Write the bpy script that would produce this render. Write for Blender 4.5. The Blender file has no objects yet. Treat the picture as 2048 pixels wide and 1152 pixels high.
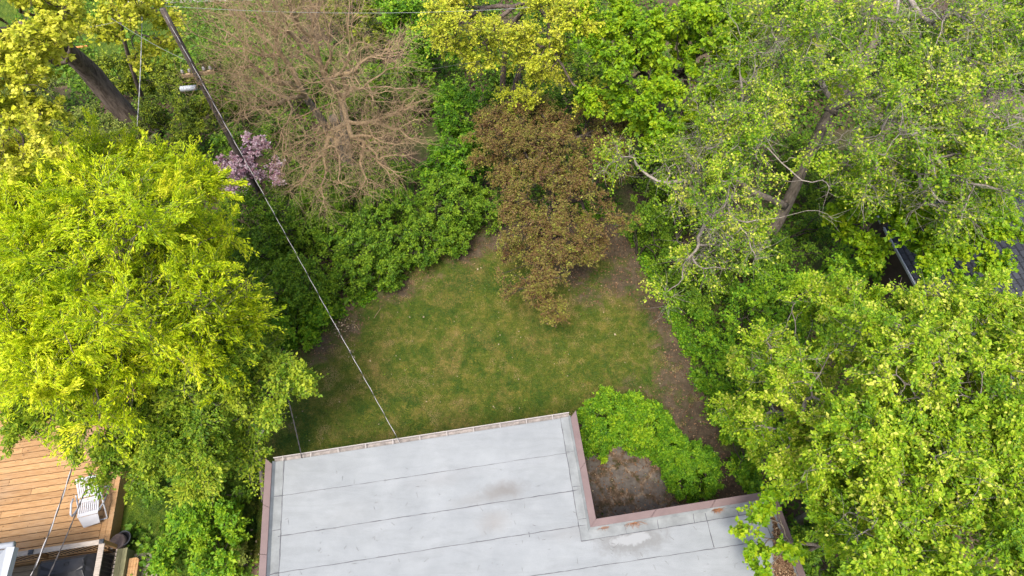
import bpy, bmesh, math, random
import numpy as np
from mathutils import Vector, Matrix
R = math.radians
C = bpy.context.scene.collection
scn = bpy.context.scene

# ------------------------------------------------------------------ camera
CAM_H, FPX, TILT, ROLL = 19.6, 1290.0, R(32), R(-1.0)
cam = bpy.data.cameras.new('camera'); camo = bpy.data.objects.new('camera', cam); C.objects.link(camo)
fw = Vector((0, math.sin(TILT), -math.cos(TILT))); up0 = Vector((0, math.cos(TILT), math.sin(TILT))); rt0 = Vector((1, 0, 0))
rt = math.cos(ROLL)*rt0 + math.sin(ROLL)*up0; up = -math.sin(ROLL)*rt0 + math.cos(ROLL)*up0
m = Matrix((rt, up, -fw)).transposed().to_4x4(); m.translation = Vector((0, 0, CAM_H)); camo.matrix_world = m
cam.sensor_width = 36; cam.lens = 36*FPX/2048; cam.clip_start = .1; cam.clip_end = 1000
scn.camera = camo
scn.view_settings.view_transform = 'Standard'; scn.view_settings.look = 'None'
scn.view_settings.gamma = 1; scn.view_settings.use_curve_mapping = False
scn.view_settings.exposure = 1.45
# ------------------------------------------------------------------ light: bright overcast
SUN_EL, SUN_AZ = R(66), R(200)      # azimuth from +Y clockwise
w = bpy.data.worlds.new('World'); scn.world = w; w.use_nodes = True
nt = w.node_tree; bg = nt.nodes['Background']
sky = nt.nodes.new('ShaderNodeTexSky'); sky.sky_type = 'NISHITA'; sky.sun_disc = False
sky.sun_elevation = SUN_EL; sky.sun_rotation = SUN_AZ; sky.dust_density = 4.0; sky.air_density = 1.0; sky.ozone_density = 0.4
nt.links.new(sky.outputs[0], bg.inputs[0]); bg.inputs[1].default_value = 0.12
sun = bpy.data.lights.new('sun', 'SUN'); sun.energy = 1.45; sun.angle = R(18); sun.color = (1, .96, .88)
so = bpy.data.objects.new('sun', sun); C.objects.link(so)
sd = Vector((math.sin(SUN_AZ)*math.cos(SUN_EL), math.cos(SUN_AZ)*math.cos(SUN_EL), math.sin(SUN_EL)))
so.rotation_euler = sd.to_track_quat('Z', 'Y').to_euler(); so.location = (0, 0, 40)

def PX(px, py, z=0.0):
    """world point seen at a photograph pixel, at height z"""
    d = fw*FPX + rt*(px-1024) - up*(py-576)
    t = (z-CAM_H)/d.z
    return Vector((d.x*t, d.y*t, z))

# ------------------------------------------------------------------ materials
def lin(c):
    return tuple((x/12.92 if x <= .04045 else ((x+.055)/1.055)**2.4) for x in [v/255 for v in c])
def newmat(name):
    m = bpy.data.materials.new(name); m.use_nodes = True
    b = m.node_tree.nodes['Principled BSDF']; b.inputs['Specular IOR Level'].default_value = .3
    return m, m.node_tree, b
def N(nt, t, **kw):
    n = nt.nodes.new(t)
    for k, v in kw.items():
        if hasattr(n, k): setattr(n, k, v)
        else: n.inputs[k.replace('_', ' ')].default_value = v
    return n
def ramp(nt, fac, stops):
    r = nt.nodes.new('ShaderNodeValToRGB'); e = r.color_ramp.elements
    while len(e) < len(stops): e.new(.5)
    for k, (p, c) in enumerate(stops):
        e[k].position = p; e[k].color = tuple(c)+(1,)
    nt.links.new(fac, r.inputs[0]); return r.outputs[0]
def noise(nt, scale, detail=4, rough=.6, vec=None, dist=0):
    n = nt.nodes.new('ShaderNodeTexNoise'); n.inputs['Scale'].default_value = scale
    n.inputs['Detail'].default_value = detail; n.inputs['Roughness'].default_value = rough; n.inputs['Distortion'].default_value = dist
    if vec is not None: nt.links.new(vec, n.inputs['Vector'])
    return n.outputs['Fac']
def mixc(nt, fac, a, b, mode='MIX'):
    n = nt.nodes.new('ShaderNodeMix'); n.data_type = 'RGBA'; n.blend_type = mode
    for s, v in ((n.inputs[0], fac), (n.inputs[6], a), (n.inputs[7], b)):
        if isinstance(v, (int, float)): s.default_value = v
        elif isinstance(v, tuple): s.default_value = v+(1,)
        else: nt.links.new(v, s)
    return n.outputs[2]
def mth(nt, op, a, b=0.0, clamp=False):
    n = nt.nodes.new('ShaderNodeMath'); n.operation = op; n.use_clamp = clamp
    for s, v in ((n.inputs[0], a), (n.inputs[1], b)):
        if isinstance(v, (int, float)): s.default_value = v
        else: nt.links.new(v, s)
    return n.outputs[0]
def pos(nt): return nt.nodes.new('ShaderNodeNewGeometry').outputs['Position']
def objc(nt): return nt.nodes.new('ShaderNodeTexCoord').outputs['Object']
def mapv(nt, vec, scale=(1, 1, 1), rot=(0, 0, 0), loc=(0, 0, 0)):
    n = nt.nodes.new('ShaderNodeMapping'); nt.links.new(vec, n.inputs[0])
    n.inputs['Location'].default_value = loc; n.inputs['Scale'].default_value = scale; n.inputs['Rotation'].default_value = rot; return n.outputs[0]
def bump(nt, b, h, strength=.5, dist=.02):
    n = nt.nodes.new('ShaderNodeBump'); n.inputs['Strength'].default_value = strength; n.inputs['Distance'].default_value = dist
    nt.links.new(h, n.inputs['Height']); nt.links.new(n.outputs[0], b.inputs['Normal'])

def simple(name, col, rough=.6, var=.25, scale=6, metal=0, stretch=(1, 1, 1)):
    m, t, b = newmat(name)
    f = noise(t, scale, 5, .65, mapv(t, objc(t), stretch))
    c = ramp(t, f, [(.3, tuple(x*(1-var) for x in col)), (.7, tuple(min(1, x*(1+var)) for x in col))])
    t.links.new(c, b.inputs['Base Color']); b.inputs['Roughness'].default_value = rough; b.inputs['Metallic'].default_value = metal
    bump(t, b, f, .25, .01)
    return m
def leafmat(name, stops, trans=.35, rough=.55):
    m, t, b = newmat(name)
    a = t.nodes.new('ShaderNodeAttribute'); a.attribute_name = 'tint'
    c = ramp(t, a.outputs['Fac'], stops)
    t.links.new(c, b.inputs['Base Color']); b.inputs['Roughness'].default_value = rough
    tr = t.nodes.new('ShaderNodeBsdfTranslucent'); t.links.new(c, tr.inputs[0])
    mx = t.nodes.new('ShaderNodeMixShader'); mx.inputs[0].default_value = trans
    t.links.new(b.outputs[0], mx.inputs[1]); t.links.new(tr.outputs[0], mx.inputs[2])
    t.links.new(mx.outputs[0], t.nodes['Material Output'].inputs['Surface'])
    return m
def barkmat(name, dark, light, scale=10):
    m, t, b = newmat(name)
    v = mapv(t, objc(t), (1, 1, .22))
    f = noise(t, scale, 6, .7, v, .6)
    g = noise(t, 2.2, 3, .6, objc(t))
    c = ramp(t, f, [(.36, dark), (.62, light)])
    c = mixc(t, mth(t, 'MULTIPLY', g, .5), c, tuple(x*.55 for x in light))
    t.links.new(c, b.inputs['Base Color']); b.inputs['Roughness'].default_value = .95; b.inputs['Specular IOR Level'].default_value = .1
    bump(t, b, f, .9, .04)
    return m
M = {}
M['bark_brown'] = barkmat('bark_brown', (.045, .032, .025), (.20, .155, .125), 9)
M['bark_grey'] = barkmat('bark_grey', (.10, .08, .065), (.30, .25, .20), 9)
M['bark_tan'] = barkmat('bark_tan', (.26, .18, .10), (.50, .36, .215), 12)
M['bark_pale'] = barkmat('bark_pale', (.15, .125, .10), (.40, .35, .30), 8)
M['bark_dark'] = barkmat('bark_dark', (.035, .028, .024), (.11, .09, .075), 12)
L = {
 'bright': leafmat('leaf_yellow_green', [(0, (.16, .27, .004)), (.4, (.41, .54, .006)), (.8, (.63, .68, .012)), (1, (.78, .76, .05))]),
 'mid': leafmat('leaf_mid_green', [(0, (.06, .15, .008)), (.5, (.20, .32, .016)), (1, (.42, .48, .03))]),
 'yellow': leafmat('leaf_pale_yellow', [(0, (.26, .33, .02)), (.5, (.54, .56, .03)), (1, (.74, .70, .10))]),
 'maple': leafmat('leaf_fresh_green', [(0, (.08, .20, .006)), (.5, (.21, .37, .006)), (1, (.40, .50, .012))]),
 'birch': leafmat('leaf_lime', [(0, (.08, .19, .008)), (.5, (.22, .37, .010)), (.85, (.40, .50, .02)), (1, (.60, .62, .10))]),
 'hedge': leafmat('leaf_hedge_green', [(0, (.03, .085, .005)), (.5, (.09, .20, .009)), (1, (.22, .34, .016))], .25),
 'privet': leafmat('leaf_privet', [(0, (.05, .15, .006)), (.5, (.14, .31, .010)), (1, (.32, .46, .015))], .3),
 'dark': leafmat('leaf_dark_green', [(0, (.02, .07, .006)), (.5, (.06, .17, .012)), (1, (.15, .28, .018))], .25),
 'olive': leafmat('leaf_olive', [(0, (.08, .11, .02)), (.5, (.18, .24, .035)), (1, (.34, .38, .07))]),
 'purple': leafmat('leaf_bronze', [(0, (.05, .024, .012)), (.22, (.15, .078, .034)), (.45, (.195, .130, .038)), (.7, (.175, .170, .026)), (1, (.28, .30, .04))], .2),
 'pink': leafmat('petal_pink', [(0, (.22, .09, .12)), (.5, (.52, .30, .36)), (1, (.85, .70, .72))], .2),
 'thuja': leafmat('leaf_thuja', [(0, (.05, .09, .006)), (.5, (.16, .22, .010)), (1, (.34, .38, .015))], .2),
 'dry': leafmat('leaf_dry', [(0, (.10, .05, .025)), (.5, (.26, .15, .08)), (1, (.50, .38, .22))], .1),
 'grass': leafmat('grass_blade', [(0, (.02, .075, .004)), (.4, (.072, .115, .008)), (.65, (.13, .14, .018)), (.85, (.22, .18, .05)), (1, (.28, .21, .09))], .25),
 'rich': leafmat('grass_rich', [(0, (.035, .09, .005)), (.5, (.10, .18, .009)), (1, (.24, .31, .02))], .25),
}

# ------------------------------------------------------------------ object helpers
def tag(o, label=None, cat=None, group=None, kind=None):
    if label: o['label'] = label
    if cat: o['category'] = cat
    if group: o['group'] = group
    if kind: o['kind'] = kind
    return o
def empty(name, loc, label, cat, group=None, rz=0):
    o = bpy.data.objects.new(name, None); C.objects.link(o); o.location = loc; o.rotation_euler = (0, 0, rz)
    o.empty_display_size = .3
    return tag(o, label, cat, group)
def mesh_np(name, V, F, mat, parent=None, tint=None, smooth=False, world=True):
    """V (n,3), F (m,k) constant k or list of such arrays; vertices in world space, shifted to the parent's origin"""
    if not isinstance(F, list): F = [F]
    F = [f for f in F if len(f)]
    V = np.asarray(V, dtype=np.float64)
    if parent is not None and world:
        if parent.rotation_euler.z:
            a = -parent.rotation_euler.z
            V = V-np.array(parent.location); x = V[:, 0].copy(); y = V[:, 1].copy()
            V = np.stack([x*math.cos(a)-y*math.sin(a), x*math.sin(a)+y*math.cos(a), V[:, 2]], 1)
        else: V = V-np.array(parent.location)
    me = bpy.data.meshes.new(name)
    me.vertices.add(len(V)); me.vertices.foreach_set('co', V.astype(np.float32).ravel())
    tot = sum(f.size for f in F); nf = sum(len(f) for f in F)
    me.loops.add(tot); me.polygons.add(nf)
    me.loops.foreach_set('vertex_index', np.concatenate([f.ravel() for f in F]).astype(np.int32))
    st = np.concatenate([np.full(len(f), f.shape[1]) for f in F]); ls = np.concatenate([[0], np.cumsum(st)[:-1]])
    me.polygons.foreach_set('loop_start', ls.astype(np.int32))
    me.polygons.foreach_set('use_smooth', np.full(nf, bool(smooth)))
    if tint is not None:
        at = me.attributes.new('tint', 'FLOAT', 'FACE'); at.data.foreach_set('value', np.asarray(tint, dtype=np.float32))
    me.materials.append(mat); me.update(calc_edges=True)
    o = bpy.data.objects.new(name, me); C.objects.link(o)
    if parent is not None: o.parent = parent
    return o

class MB:
    def __init__(s): s.V = []; s.F = {}
    def add(s, V, F):
        b = len(s.V); s.V += [tuple(v) for v in V]
        for f in F: s.F.setdefault(len(f), []).append([b+i for i in f])
    def prism(s, poly, z0, z1):
        n = len(poly)
        s.add([(p[0], p[1], z0) for p in poly]+[(p[0], p[1], z1) for p in poly],
              [list(range(n))[::-1], [n+i for i in range(n)]]+[[i, (i+1) % n, n+(i+1) % n, n+i] for i in range(n)])
    def box(s, a, b, w, h, up=(0, 0, 1)):
        """bar from a to b, width w sideways, height h along up, centred"""
        a = Vector(a); b = Vector(b); d = (b-a).normalized(); u = Vector(up); sd = d.cross(u)
        if sd.length < 1e-4: sd = d.cross(Vector((1, 0, 0)))
        sd.normalize(); u = sd.cross(d).normalized()
        V = []
        for p in (a, b):
            for i, j in ((-1, -1), (1, -1), (1, 1), (-1, 1)): V.append(p+sd*(i*w/2)+u*(j*h/2))
        s.add(V, [[3, 2, 1, 0], [4, 5, 6, 7], [0, 1, 5, 4], [1, 2, 6, 5], [2, 3, 7, 6], [3, 0, 4, 7]])
    def tube(s, pts, r, k=8, cap=True):
        pts = [Vector(p) for p in pts]; n = len(pts)
        rr = r if isinstance(r, (list, tuple)) else [r]*n
        V = []; prev = None
        for i, p in enumerate(pts):
            d = (pts[min(i+1, n-1)]-pts[max(i-1, 0)]).normalized()
            if prev is None:
                a = d.cross(Vector((0, 0, 1)))
                if a.length < .05: a = d.cross(Vector((1, 0, 0)))
            else: a = prev-d*prev.dot(d)
            a.normalize(); prev = a; b = d.cross(a)
            for j in range(k):
                t = 2*math.pi*j/k; V.append(p+(a*math.cos(t)+b*math.sin(t))*rr[i])
        F = [[i*k+j, i*k+(j+1) % k, (i+1)*k+(j+1) % k, (i+1)*k+j] for i in range(n-1) for j in range(k)]
        if cap: F += [list(range(k))[::-1], [(n-1)*k+j for j in range(k)]]
        s.add(V, F)
    def lathe(s, c, prof, k=20):
        c = Vector(c); V = []
        for r, z in prof:
            for j in range(k):
                t = 2*math.pi*j/k; V.append(c+Vector((math.cos(t)*r, math.sin(t)*r, z)))
        n = len(prof)
        s.add(V, [[i*k+j, i*k+(j+1) % k, (i+1)*k+(j+1) % k, (i+1)*k+j] for i in range(n-1) for j in range(k)]+[list(range(k))[::-1], [(n-1)*k+j for j in range(k)]])
    def build(s, name, mat, parent=None, smooth=False, bevel=0):
        o = mesh_np(name, np.array([tuple(v) for v in s.V]), [np.array(f) for f in s.F.values()], mat, parent, None, smooth)
        if bevel:
            b = o.modifiers.new('bevel', 'BEVEL'); b.width = bevel; b.segments = 2; b.limit_method = 'ANGLE'; b.angle_limit = R(40)
        return o

# ------------------------------------------------------------------ vegetation generator
def unit(v): return v/np.maximum(np.linalg.norm(v, axis=-1, keepdims=True), 1e-9)
def cones(P0, P1, R0, R1, k):
    """vectorised open tubes"""
    n = len(P0)
    if n == 0: return np.zeros((0, 3)), np.zeros((0, 4), int)
    d = unit(P1-P0); ref = np.where(np.abs(d[:, 2:3]) > .9, np.array([[1., 0, 0]]), np.array([[0, 0, 1.]]))
    a = unit(np.cross(d, ref)); b = np.cross(d, a)
    t = np.arange(k)*2*np.pi/k
    ring = a[:, None]*np.cos(t)[None, :, None]+b[:, None]*np.sin(t)[None, :, None]
    V = np.concatenate([P0[:, None]+ring*R0[:, None, None], P1[:, None]+ring*R1[:, None, None]], 1).reshape(-1, 3)
    j = np.arange(k); q = np.stack([j, (j+1) % k, k+(j+1) % k, k+j], 1)
    F = (np.arange(n)[:, None, None]*2*k+q[None]).reshape(-1, 4)
    return V, F
def smooth_path(pts, per=6):
    P = [Vector(p[:3]) for p in pts]; r = [p[3] for p in pts]; out = []
    for i in range(len(P)-1):
        a, b, c, d = P[max(i-1, 0)], P[i], P[i+1], P[min(i+2, len(P)-1)]
        for s in range(per):
            t = s/per
            q = .5*((2*b)+(c-a)*t+(2*a-5*b+4*c-d)*t*t+(-a+3*b-3*c+d)*t**3)
            out.append((q, r[i]*(1-t)+r[i+1]*t))
    out.append((P[-1], r[-1])); return out
def trunk_mesh(paths, name, mat, parent, rg, k=14):
    mb = MB()
    for pts in paths:
        sp = smooth_path(pts, 7); n0 = len(mb.V)
        mb.tube([p for p, _ in sp], [r for _, r in sp], k)
        # ridged, slightly uneven bark
        ph = [rg.uniform(0, 6.28) for _ in range(k)]
        for i in range(len(sp)):
            p, r = sp[i]
            for j in range(k):
                v = Vector(mb.V[n0+i*k+j]); f = 1+.09*math.sin(ph[j]+i*.35)+rg.uniform(-.05, .05)
                if i == 0: f *= 1.35
                mb.V[n0+i*k+j] = tuple(p+(v-p)*f)
    return mb.build(name, mat, parent, smooth=True)
def grow(rg, pts, start, sdir, rt, sway=.12, frac=(.35, .6)):
    """hierarchical branching that ends exactly in pts; returns segment arrays and the terminal twigs"""
    segs = []; terms = []
    def line(a, b, d0, r0, r1, nseg):
        L_ = np.linalg.norm(b-a); prev = a; c1 = a+d0*L_*.35; c2 = b-(b-a)*.3+rg.normal(0, sway*L_, 3)*.6
        for i in range(1, nseg+1):
            t = i/nseg; q = (1-t)**3*a+3*(1-t)**2*t*c1+3*(1-t)*t*t*c2+t**3*b
            segs.append((prev, q, r0+(r1-r0)*(i-1)/nseg, r0+(r1-r0)*t)); dd = q-prev; prev = q
        return dd/max(np.linalg.norm(dd), 1e-6)
    stack = [(np.arange(len(pts)), np.array(start, float), np.array(sdir, float), None)]
    while stack:
        idx, p, d, r = stack.pop(); n = len(idx)
        if n <= 2:
            for i in idx:
                dd = line(p, pts[i], d, rt*1.4, rt*.5, 3); terms.append((p, pts[i], dd))
            continue
        Q = pts[idx]; D = Q-p; key = unit(D)*1.0+D*(.25/max(np.abs(D).mean(), .1))
        k = 3 if (n > 40 and rg.random() < .45) else 2
        cen = key[rg.choice(n, k, replace=False)]
        for _ in range(5):
            lab = np.argmin(((key[:, None]-cen[None])**2).sum(-1), 1)
            for j in range(k):
                if (lab == j).any(): cen[j] = key[lab == j].mean(0)
        for j in range(k):
            sub = idx[lab == j]
            if len(sub) == 0: continue
            c = pts[sub].mean(0); v = c-p; f = rg.uniform(*frac)
            if len(sub) < 8: f = min(.7, f+.15)
            q = p+v*f+rg.normal(0, sway*.5*np.linalg.norm(v), 3)
            r0 = rt*len(sub)**.47*1.3; r1 = rt*len(sub)**.47*1.05
            dd = line(p, q, d*.6+unit(v)*.4, r0, r1, 3 if len(sub) > 3 else 2)
            stack.append((sub, q, dd, r1))
    A = np.array([s[0] for s in segs]); B = np.array([s[1] for s in segs])
    return A, B, np.array([s[2] for s in segs]), np.array([s[3] for s in segs]), terms
def subtwigs(rg, terms, m, length, r, spread=.9, upb=0.0):
    """m little twigs along every terminal; two segments each"""
    A = np.array([t[0] for t in terms]); B = np.array([t[1] for t in terms]); D = np.array([t[2] for t in terms])
    A = np.repeat(A, m, 0); B = np.repeat(B, m, 0); D = np.repeat(D, m, 0); n = len(A)
    t = rg.uniform(.35, 1.0, (n, 1)); P = A+(B-A)*t
    L_ = length*rg.uniform(.5, 1.3, (n, 1))
    d = unit(D*.6+rg.normal(0, spread, (n, 3))+np.array([0, 0, upb])); d2 = unit(d+rg.normal(0, .35, (n, 3))+np.array([0, 0, upb*.5]))
    Q = P+d*L_*.5; T = Q+d2*L_*.5
    return P, Q, T, np.full(n, r), d2
def leaf_geo(rg, P, D, size, width=.32, droop=.1, flat=1.0, jit=.03, fold=.12, lobed=False, align=.3):
    n = len(P)
    d = unit(D*(.1+1.1*align)+rg.normal(0, .85-.45*align, (n, 3))*np.array([1, 1, .6])+np.array([0, 0, -droop]))
    nn = unit(rg.normal(0, .5, (n, 3))+np.array([0, 0, flat]))
    s = unit(np.cross(d, nn)); nn = np.cross(s, d)
    sz = size*np.clip(rg.lognormal(-.05, .35, (n, 1)), .4, 2.0); p = P+rg.normal(0, jit, (n, 3))
    if lobed:   # five-pointed outline as a six-cornered face
        V = np.stack([p, p+d*sz*.25+s*sz*.5, p+d*sz*.62+s*sz*.30+nn*sz*fold, p+d*sz, p+d*sz*.62-s*sz*.30+nn*sz*fold, p+d*sz*.25-s*sz*.5], 1).reshape(-1, 3)
        F = np.arange(n*6).reshape(n, 6)
    else:
        V = np.stack([p, p+d*sz*.45+s*sz*width+nn*sz*fold, p+d*sz, p+d*sz*.45-s*sz*width+nn*sz*fold], 1).reshape(-1, 3)
        F = np.arange(n*4).reshape(n, 4)
    return V, F
def lobe_pts(rg, lobes, dens, clump=7, sg=.16, dome=False):
    out = []; which = []
    for k, l in enumerate(lobes):
        c = np.array(PX(l[0], l[1], l[2])); r = l[3]; rz = l[4] if len(l) > 4 else r*.65
        n = max(6, int(dens*r*r*4)); 
        nc = max(4, int(n/clump))
        cd = unit(rg.normal(0, 1, (nc, 3))+np.array([0, 0, .35])); cr = rg.uniform(.35, 1.0, (nc, 1))**.6
        cc = cd*cr
        pick = rg.integers(0, nc, n)
        p = cc[pick]+rg.normal(0, sg, (n, 3))
        if dome:   # clipped bush: an even skin of shoots over a lumpy dome
            dd = unit(rg.normal(0, 1, (n, 3))+np.array([0, 0, .25])); ph = rg.uniform(0, 6.28, 3)
            bumps = 1+.07*np.sin(dd[:, 0:1]*6+ph[0])+.07*np.sin(dd[:, 1:2]*7+ph[1])+.04*np.sin(dd[:, 2:3]*9+ph[2])
            p = dd*bumps*rg.uniform(.80, .98, (n, 1))
        p = p*np.array([r, r, rz])+c
        p[:, 2] = np.maximum(p[:, 2], .15)
        out.append(p); which.append(np.full(n, k))
    return np.concatenate(out)
def vegetation(name, label, cat, trunks, lobes, leaf, nleaf=0, size=.08, dens=14, group=None, bark='bark_brown', rt=.008, m=3,
               tl=.45, seed=1, width=.32, droop=.1, flat=1.0, jit=.05, lobed=False, spread=.9, upb=0., sway=.12, bias=0., tvar=.22,
               stem_from=None, crown='crown', sub_r=None, clump=7, sg=.16, leafy=1.0, frac=(.35, .6), align=.3, dome=False, trunk_bark=None):
    """trunks: list of paths of (px,py,z,r) or world tuples ('w',x,y,z,r); the crown grows from the trunk tips into the lobes"""
    rg = np.random.default_rng(seed); rnd = random.Random(seed)
    paths = []
    for tr in trunks:
        pp = []
        for q in tr:
            if q[0] == 'w': pp.append((q[1], q[2], q[3], q[4]))
            else:
                v = PX(q[0], q[1], q[2]); pp.append((v.x, v.y, v.z, q[3]))
        paths.append(pp)
    base = paths[0][0]
    root = empty(name, (base[0], base[1], max(0, base[2])), label, cat, group)
    pts = lobe_pts(rg, lobes, dens, clump, sg, dome)
    tips = np.array([p[-1][:3] for p in paths]); tdir = [unit(np.array(p[-1][:3])-np.array(p[-2][:3])) for p in paths]
    own = np.argmin(((pts[:, None]-tips[None])**2).sum(-1), 1)
    A = []; B = []; RA = []; RB = []; terms = []
    for i in range(len(paths)):
        q = pts[own == i]
        if len(q) == 0: continue
        a, b, ra, rb, te = grow(rg, q, tips[i], tdir[i], rt, sway, frac)
        rmax = paths[i][-1][3]
        A.append(a); B.append(b); RA.append(np.minimum(ra, rmax)); RB.append(np.minimum(rb, rmax)); terms += te
    A = np.concatenate(A); B = np.concatenate(B); RA = np.concatenate(RA); RB = np.concatenate(RB)
    sr = sub_r or rt*.6
    P, Q, T, r, d2 = subtwigs(rg, terms, m, tl, sr, spread, upb)
    A = np.concatenate([A, P, Q]); B = np.concatenate([B, Q, T]); RA = np.concatenate([RA, r, r*.8]); RB = np.concatenate([RB, r*.8, r*.4])
    if min(len(p) for p in paths) > 1: trunk_mesh(paths, 'trunk' if cat == 'tree' else 'stem', M[trunk_bark or bark], root, rnd)
    big = RA > .035
    V1, F1 = cones(A[big], B[big]+unit(B[big]-A[big])*.01, RA[big], RB[big], 8)
    V2, F2 = cones(A[~big], B[~big], RA[~big], RB[~big], 3)
    mesh_np('branches', np.concatenate([V1, V2]), np.concatenate([F1, F2+len(V1)]), M[bark], root, smooth=True)
    if nleaf:
        tt = np.repeat(rg.normal(.5+bias, tvar*.7, len(terms)), m)
        wt = np.repeat(np.where(rg.random(len(terms)) < leafy, rg.gamma(2.2, 1, len(terms)), 0.04), m); wt /= wt.sum()
        k = rg.choice(len(P), nleaf, p=wt); t = rg.random((nleaf, 1))**.8
        base_p = np.where(t < .5, P[k]+(Q[k]-P[k])*t*2, Q[k]+(T[k]-Q[k])*(t*2-1))
        V, F = leaf_geo(rg, base_p, d2[k], size, width, droop, flat, jit, lobed=lobed, align=align)
        tint = np.clip(tt[k]+rg.normal(0, tvar, nleaf), 0, 1)
        mesh_np(crown, V, F, L[leaf], root, tint)
    return root

# ================================================================== SETTING
def house_uv():
    yaw = R(7.5); return Vector((math.cos(yaw), math.sin(yaw), 0)), Vector((-math.sin(yaw), math.cos(yaw), 0))
U, Vv = house_uv()
def poly_obj(name, pix, z, mat, kind='structure', jitter=0, seed=0):
    rnd = random.Random(seed); P = [PX(a, b, z) for a, b in pix]; out = []
    if jitter:
        for i in range(len(P)):
            a, b = P[i], P[(i+1) % len(P)]; n = max(2, int((b-a).length/.25))
            for s in range(n):
                q = a.lerp(b, s/n); out.append(q+Vector((rnd.uniform(-1, 1), rnd.uniform(-1, 1), 0))*jitter)
    else: out = P
    bm = bmesh.new(); vs = [bm.verts.new(p) for p in out]; f = bm.faces.new(vs); bm.normal_update()
    if f.normal.z < 0: f.normal_flip()
    me = bpy.data.meshes.new(name); bm.to_mesh(me); bm.free(); me.materials.append(mat)
    o = bpy.data.objects.new(name, me); C.objects.link(o); return tag(o, kind=kind)

# ground: soil, leaf litter and moss
m_, t_, b_ = newmat('ground_soil')
p_ = pos(t_); n1 = noise(t_, .5, 5, .6, p_); n2 = noise(t_, 5, 6, .75, p_); n3 = noise(t_, 40, 3, .7, p_)
c_ = ramp(t_, n2, [(.3, (.035, .022, .014)), (.55, (.10, .066, .045)), (.75, (.19, .135, .09))])
c_ = mixc(t_, ramp(t_, n1, [(.45, (0, 0, 0)), (.62, (.7, .7, .7))]), c_, (.06, .10, .012))
c_ = mixc(t_, ramp(t_, n3, [(.55, (0, 0, 0)), (.75, (.5, .5, .5))]), c_, (.20, .15, .09))
t_.links.new(c_, b_.inputs['Base Color']); b_.inputs['Roughness'].default_value = .95; bump(t_, b_, n2, 1, .06)
M['soil'] = m_
mb = MB(); mb.add([(-400, -400, 0), (400, -400, 0), (400, 400, 0), (-400, 400, 0)], [[0, 1, 2, 3]])
tag(mb.build('ground', M['soil']), kind='structure')
# lawn
m_, t_, b_ = newmat('lawn_turf')
p_ = pos(t_)
n1 = noise(t_, .42, 5, .7, p_, 1.2); n2 = noise(t_, 1.9, 7, .75, p_, .6); n3 = noise(t_, 30, 4, .8, p_)
green = ramp(t_, n2, [(.3, (.022, .062, .005)), (.5, (.070, .096, .009)), (.66, (.165, .145, .030))])
c_ = mixc(t_, ramp(t_, n1, [(.50, (0, 0, 0)), (.66, (.9, .9, .9))]), green, ramp(t_, n2, [(.35, (.075, .085, .013)), (.6, (.18, .135, .048))]))
n5 = noise(t_, 9, 5, .8, p_)
c_ = mixc(t_, .75, c_, ramp(t_, n3, [(.3, (.25, .25, .25)), (.7, (1.6, 1.5, 1.3))]), 'MULTIPLY')
c_ = mixc(t_, .8, c_, ramp(t_, n5, [(.35, (.55, .62, .5)), (.65, (1.5, 1.4, 1.4))]), 'MULTIPLY')
at = t_.nodes.new('ShaderNodeAttribute'); at.attribute_name = 'wear'
wf = mth(t_, 'ADD', at.outputs['Fac'], mth(t_, 'MULTIPLY', mth(t_, 'SUBTRACT', n2, .5), 1.6))
dirt = ramp(t_, mth(t_, 'ADD', mth(t_, 'MULTIPLY', n2, .5), mth(t_, 'MULTIPLY', noise(t_, 7, 7, .8, p_), .5)), [(.36, (.030, .021, .014)), (.52, (.078, .058, .036)), (.66, (.15, .115, .075))])
c_ = mixc(t_, ramp(t_, wf, [(.35, (0, 0, 0)), (.7, (1, 1, 1))]), c_, dirt)
t_.links.new(c_, b_.inputs['Base Color']); b_.inputs['Roughness'].default_value = .95; bump(t_, b_, n3, .8, .03)
M['turf'] = m_
LAWN = [(470, 1010), (520, 870), (560, 760), (600, 680), (690, 625), (760, 590), (820, 535), (880, 500), (960, 455), (1060, 430), (1180, 430), (1255, 470),
        (1300, 560), (1335, 630), (1375, 720), (1405, 800), (1450, 900), (1500, 1000), (1480, 1100), (900, 1120), (500, 1120)]
WEAR = [(640, 690, .7), (800, 575, .7), (930, 500, .8), (590, 740, .5), (690, 650, .7), (1180, 590, .6), (1240, 560, .8), (1345, 760, .7), (1290, 790, .5), (1250, 780, .45), (1140, 510, .9), (1360, 700, .9), (1370, 830, .8), (1320, 600, .9), (1270, 560, .7), (1150, 540, .8), (1100, 470, 1.0), (1000, 470, .8), (1290, 520, .9), (1230, 480, 1.3), (1340, 640, .8), (1390, 760, .9), (1420, 850, 1.2), (1460, 950, 1.2), (1380, 880, .9), (1340, 800, .7), (1310, 740, .45), (1170, 470, 1.2), (1050, 450, .9),
        (960, 480, .7), (900, 515, .5), (850, 550, .5), (720, 640, .5), (610, 700, .4), (1200, 560, .35), (560, 860, .4), (1280, 660, .3), (760, 590, .5), (1300, 900, 1.3), (1250, 980, 1.4), (1200, 900, 1.3), (1230, 740, .3), (690, 800, .25), (1060, 500, .6)]
wpt = [(PX(a, b, 0), c) for a, b, c in WEAR]
lw = [PX(a, b, 0) for a, b in LAWN]
def inside(x, y, P):
    c = False; j = len(P)-1
    for i in range(len(P)):
        if (P[i].y > y) != (P[j].y > y) and x < (P[j].x-P[i].x)*(y-P[i].y)/(P[j].y-P[i].y)+P[i].x: c = not c
        j = i
    return c
def wear(x, y):
    return min(1.2, max((c*math.exp(-((p.x-x)**2+(p.y-y)**2)/1.1) for p, c in wpt), default=0))
bm = bmesh.new(); grid = {}; st = .25
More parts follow.
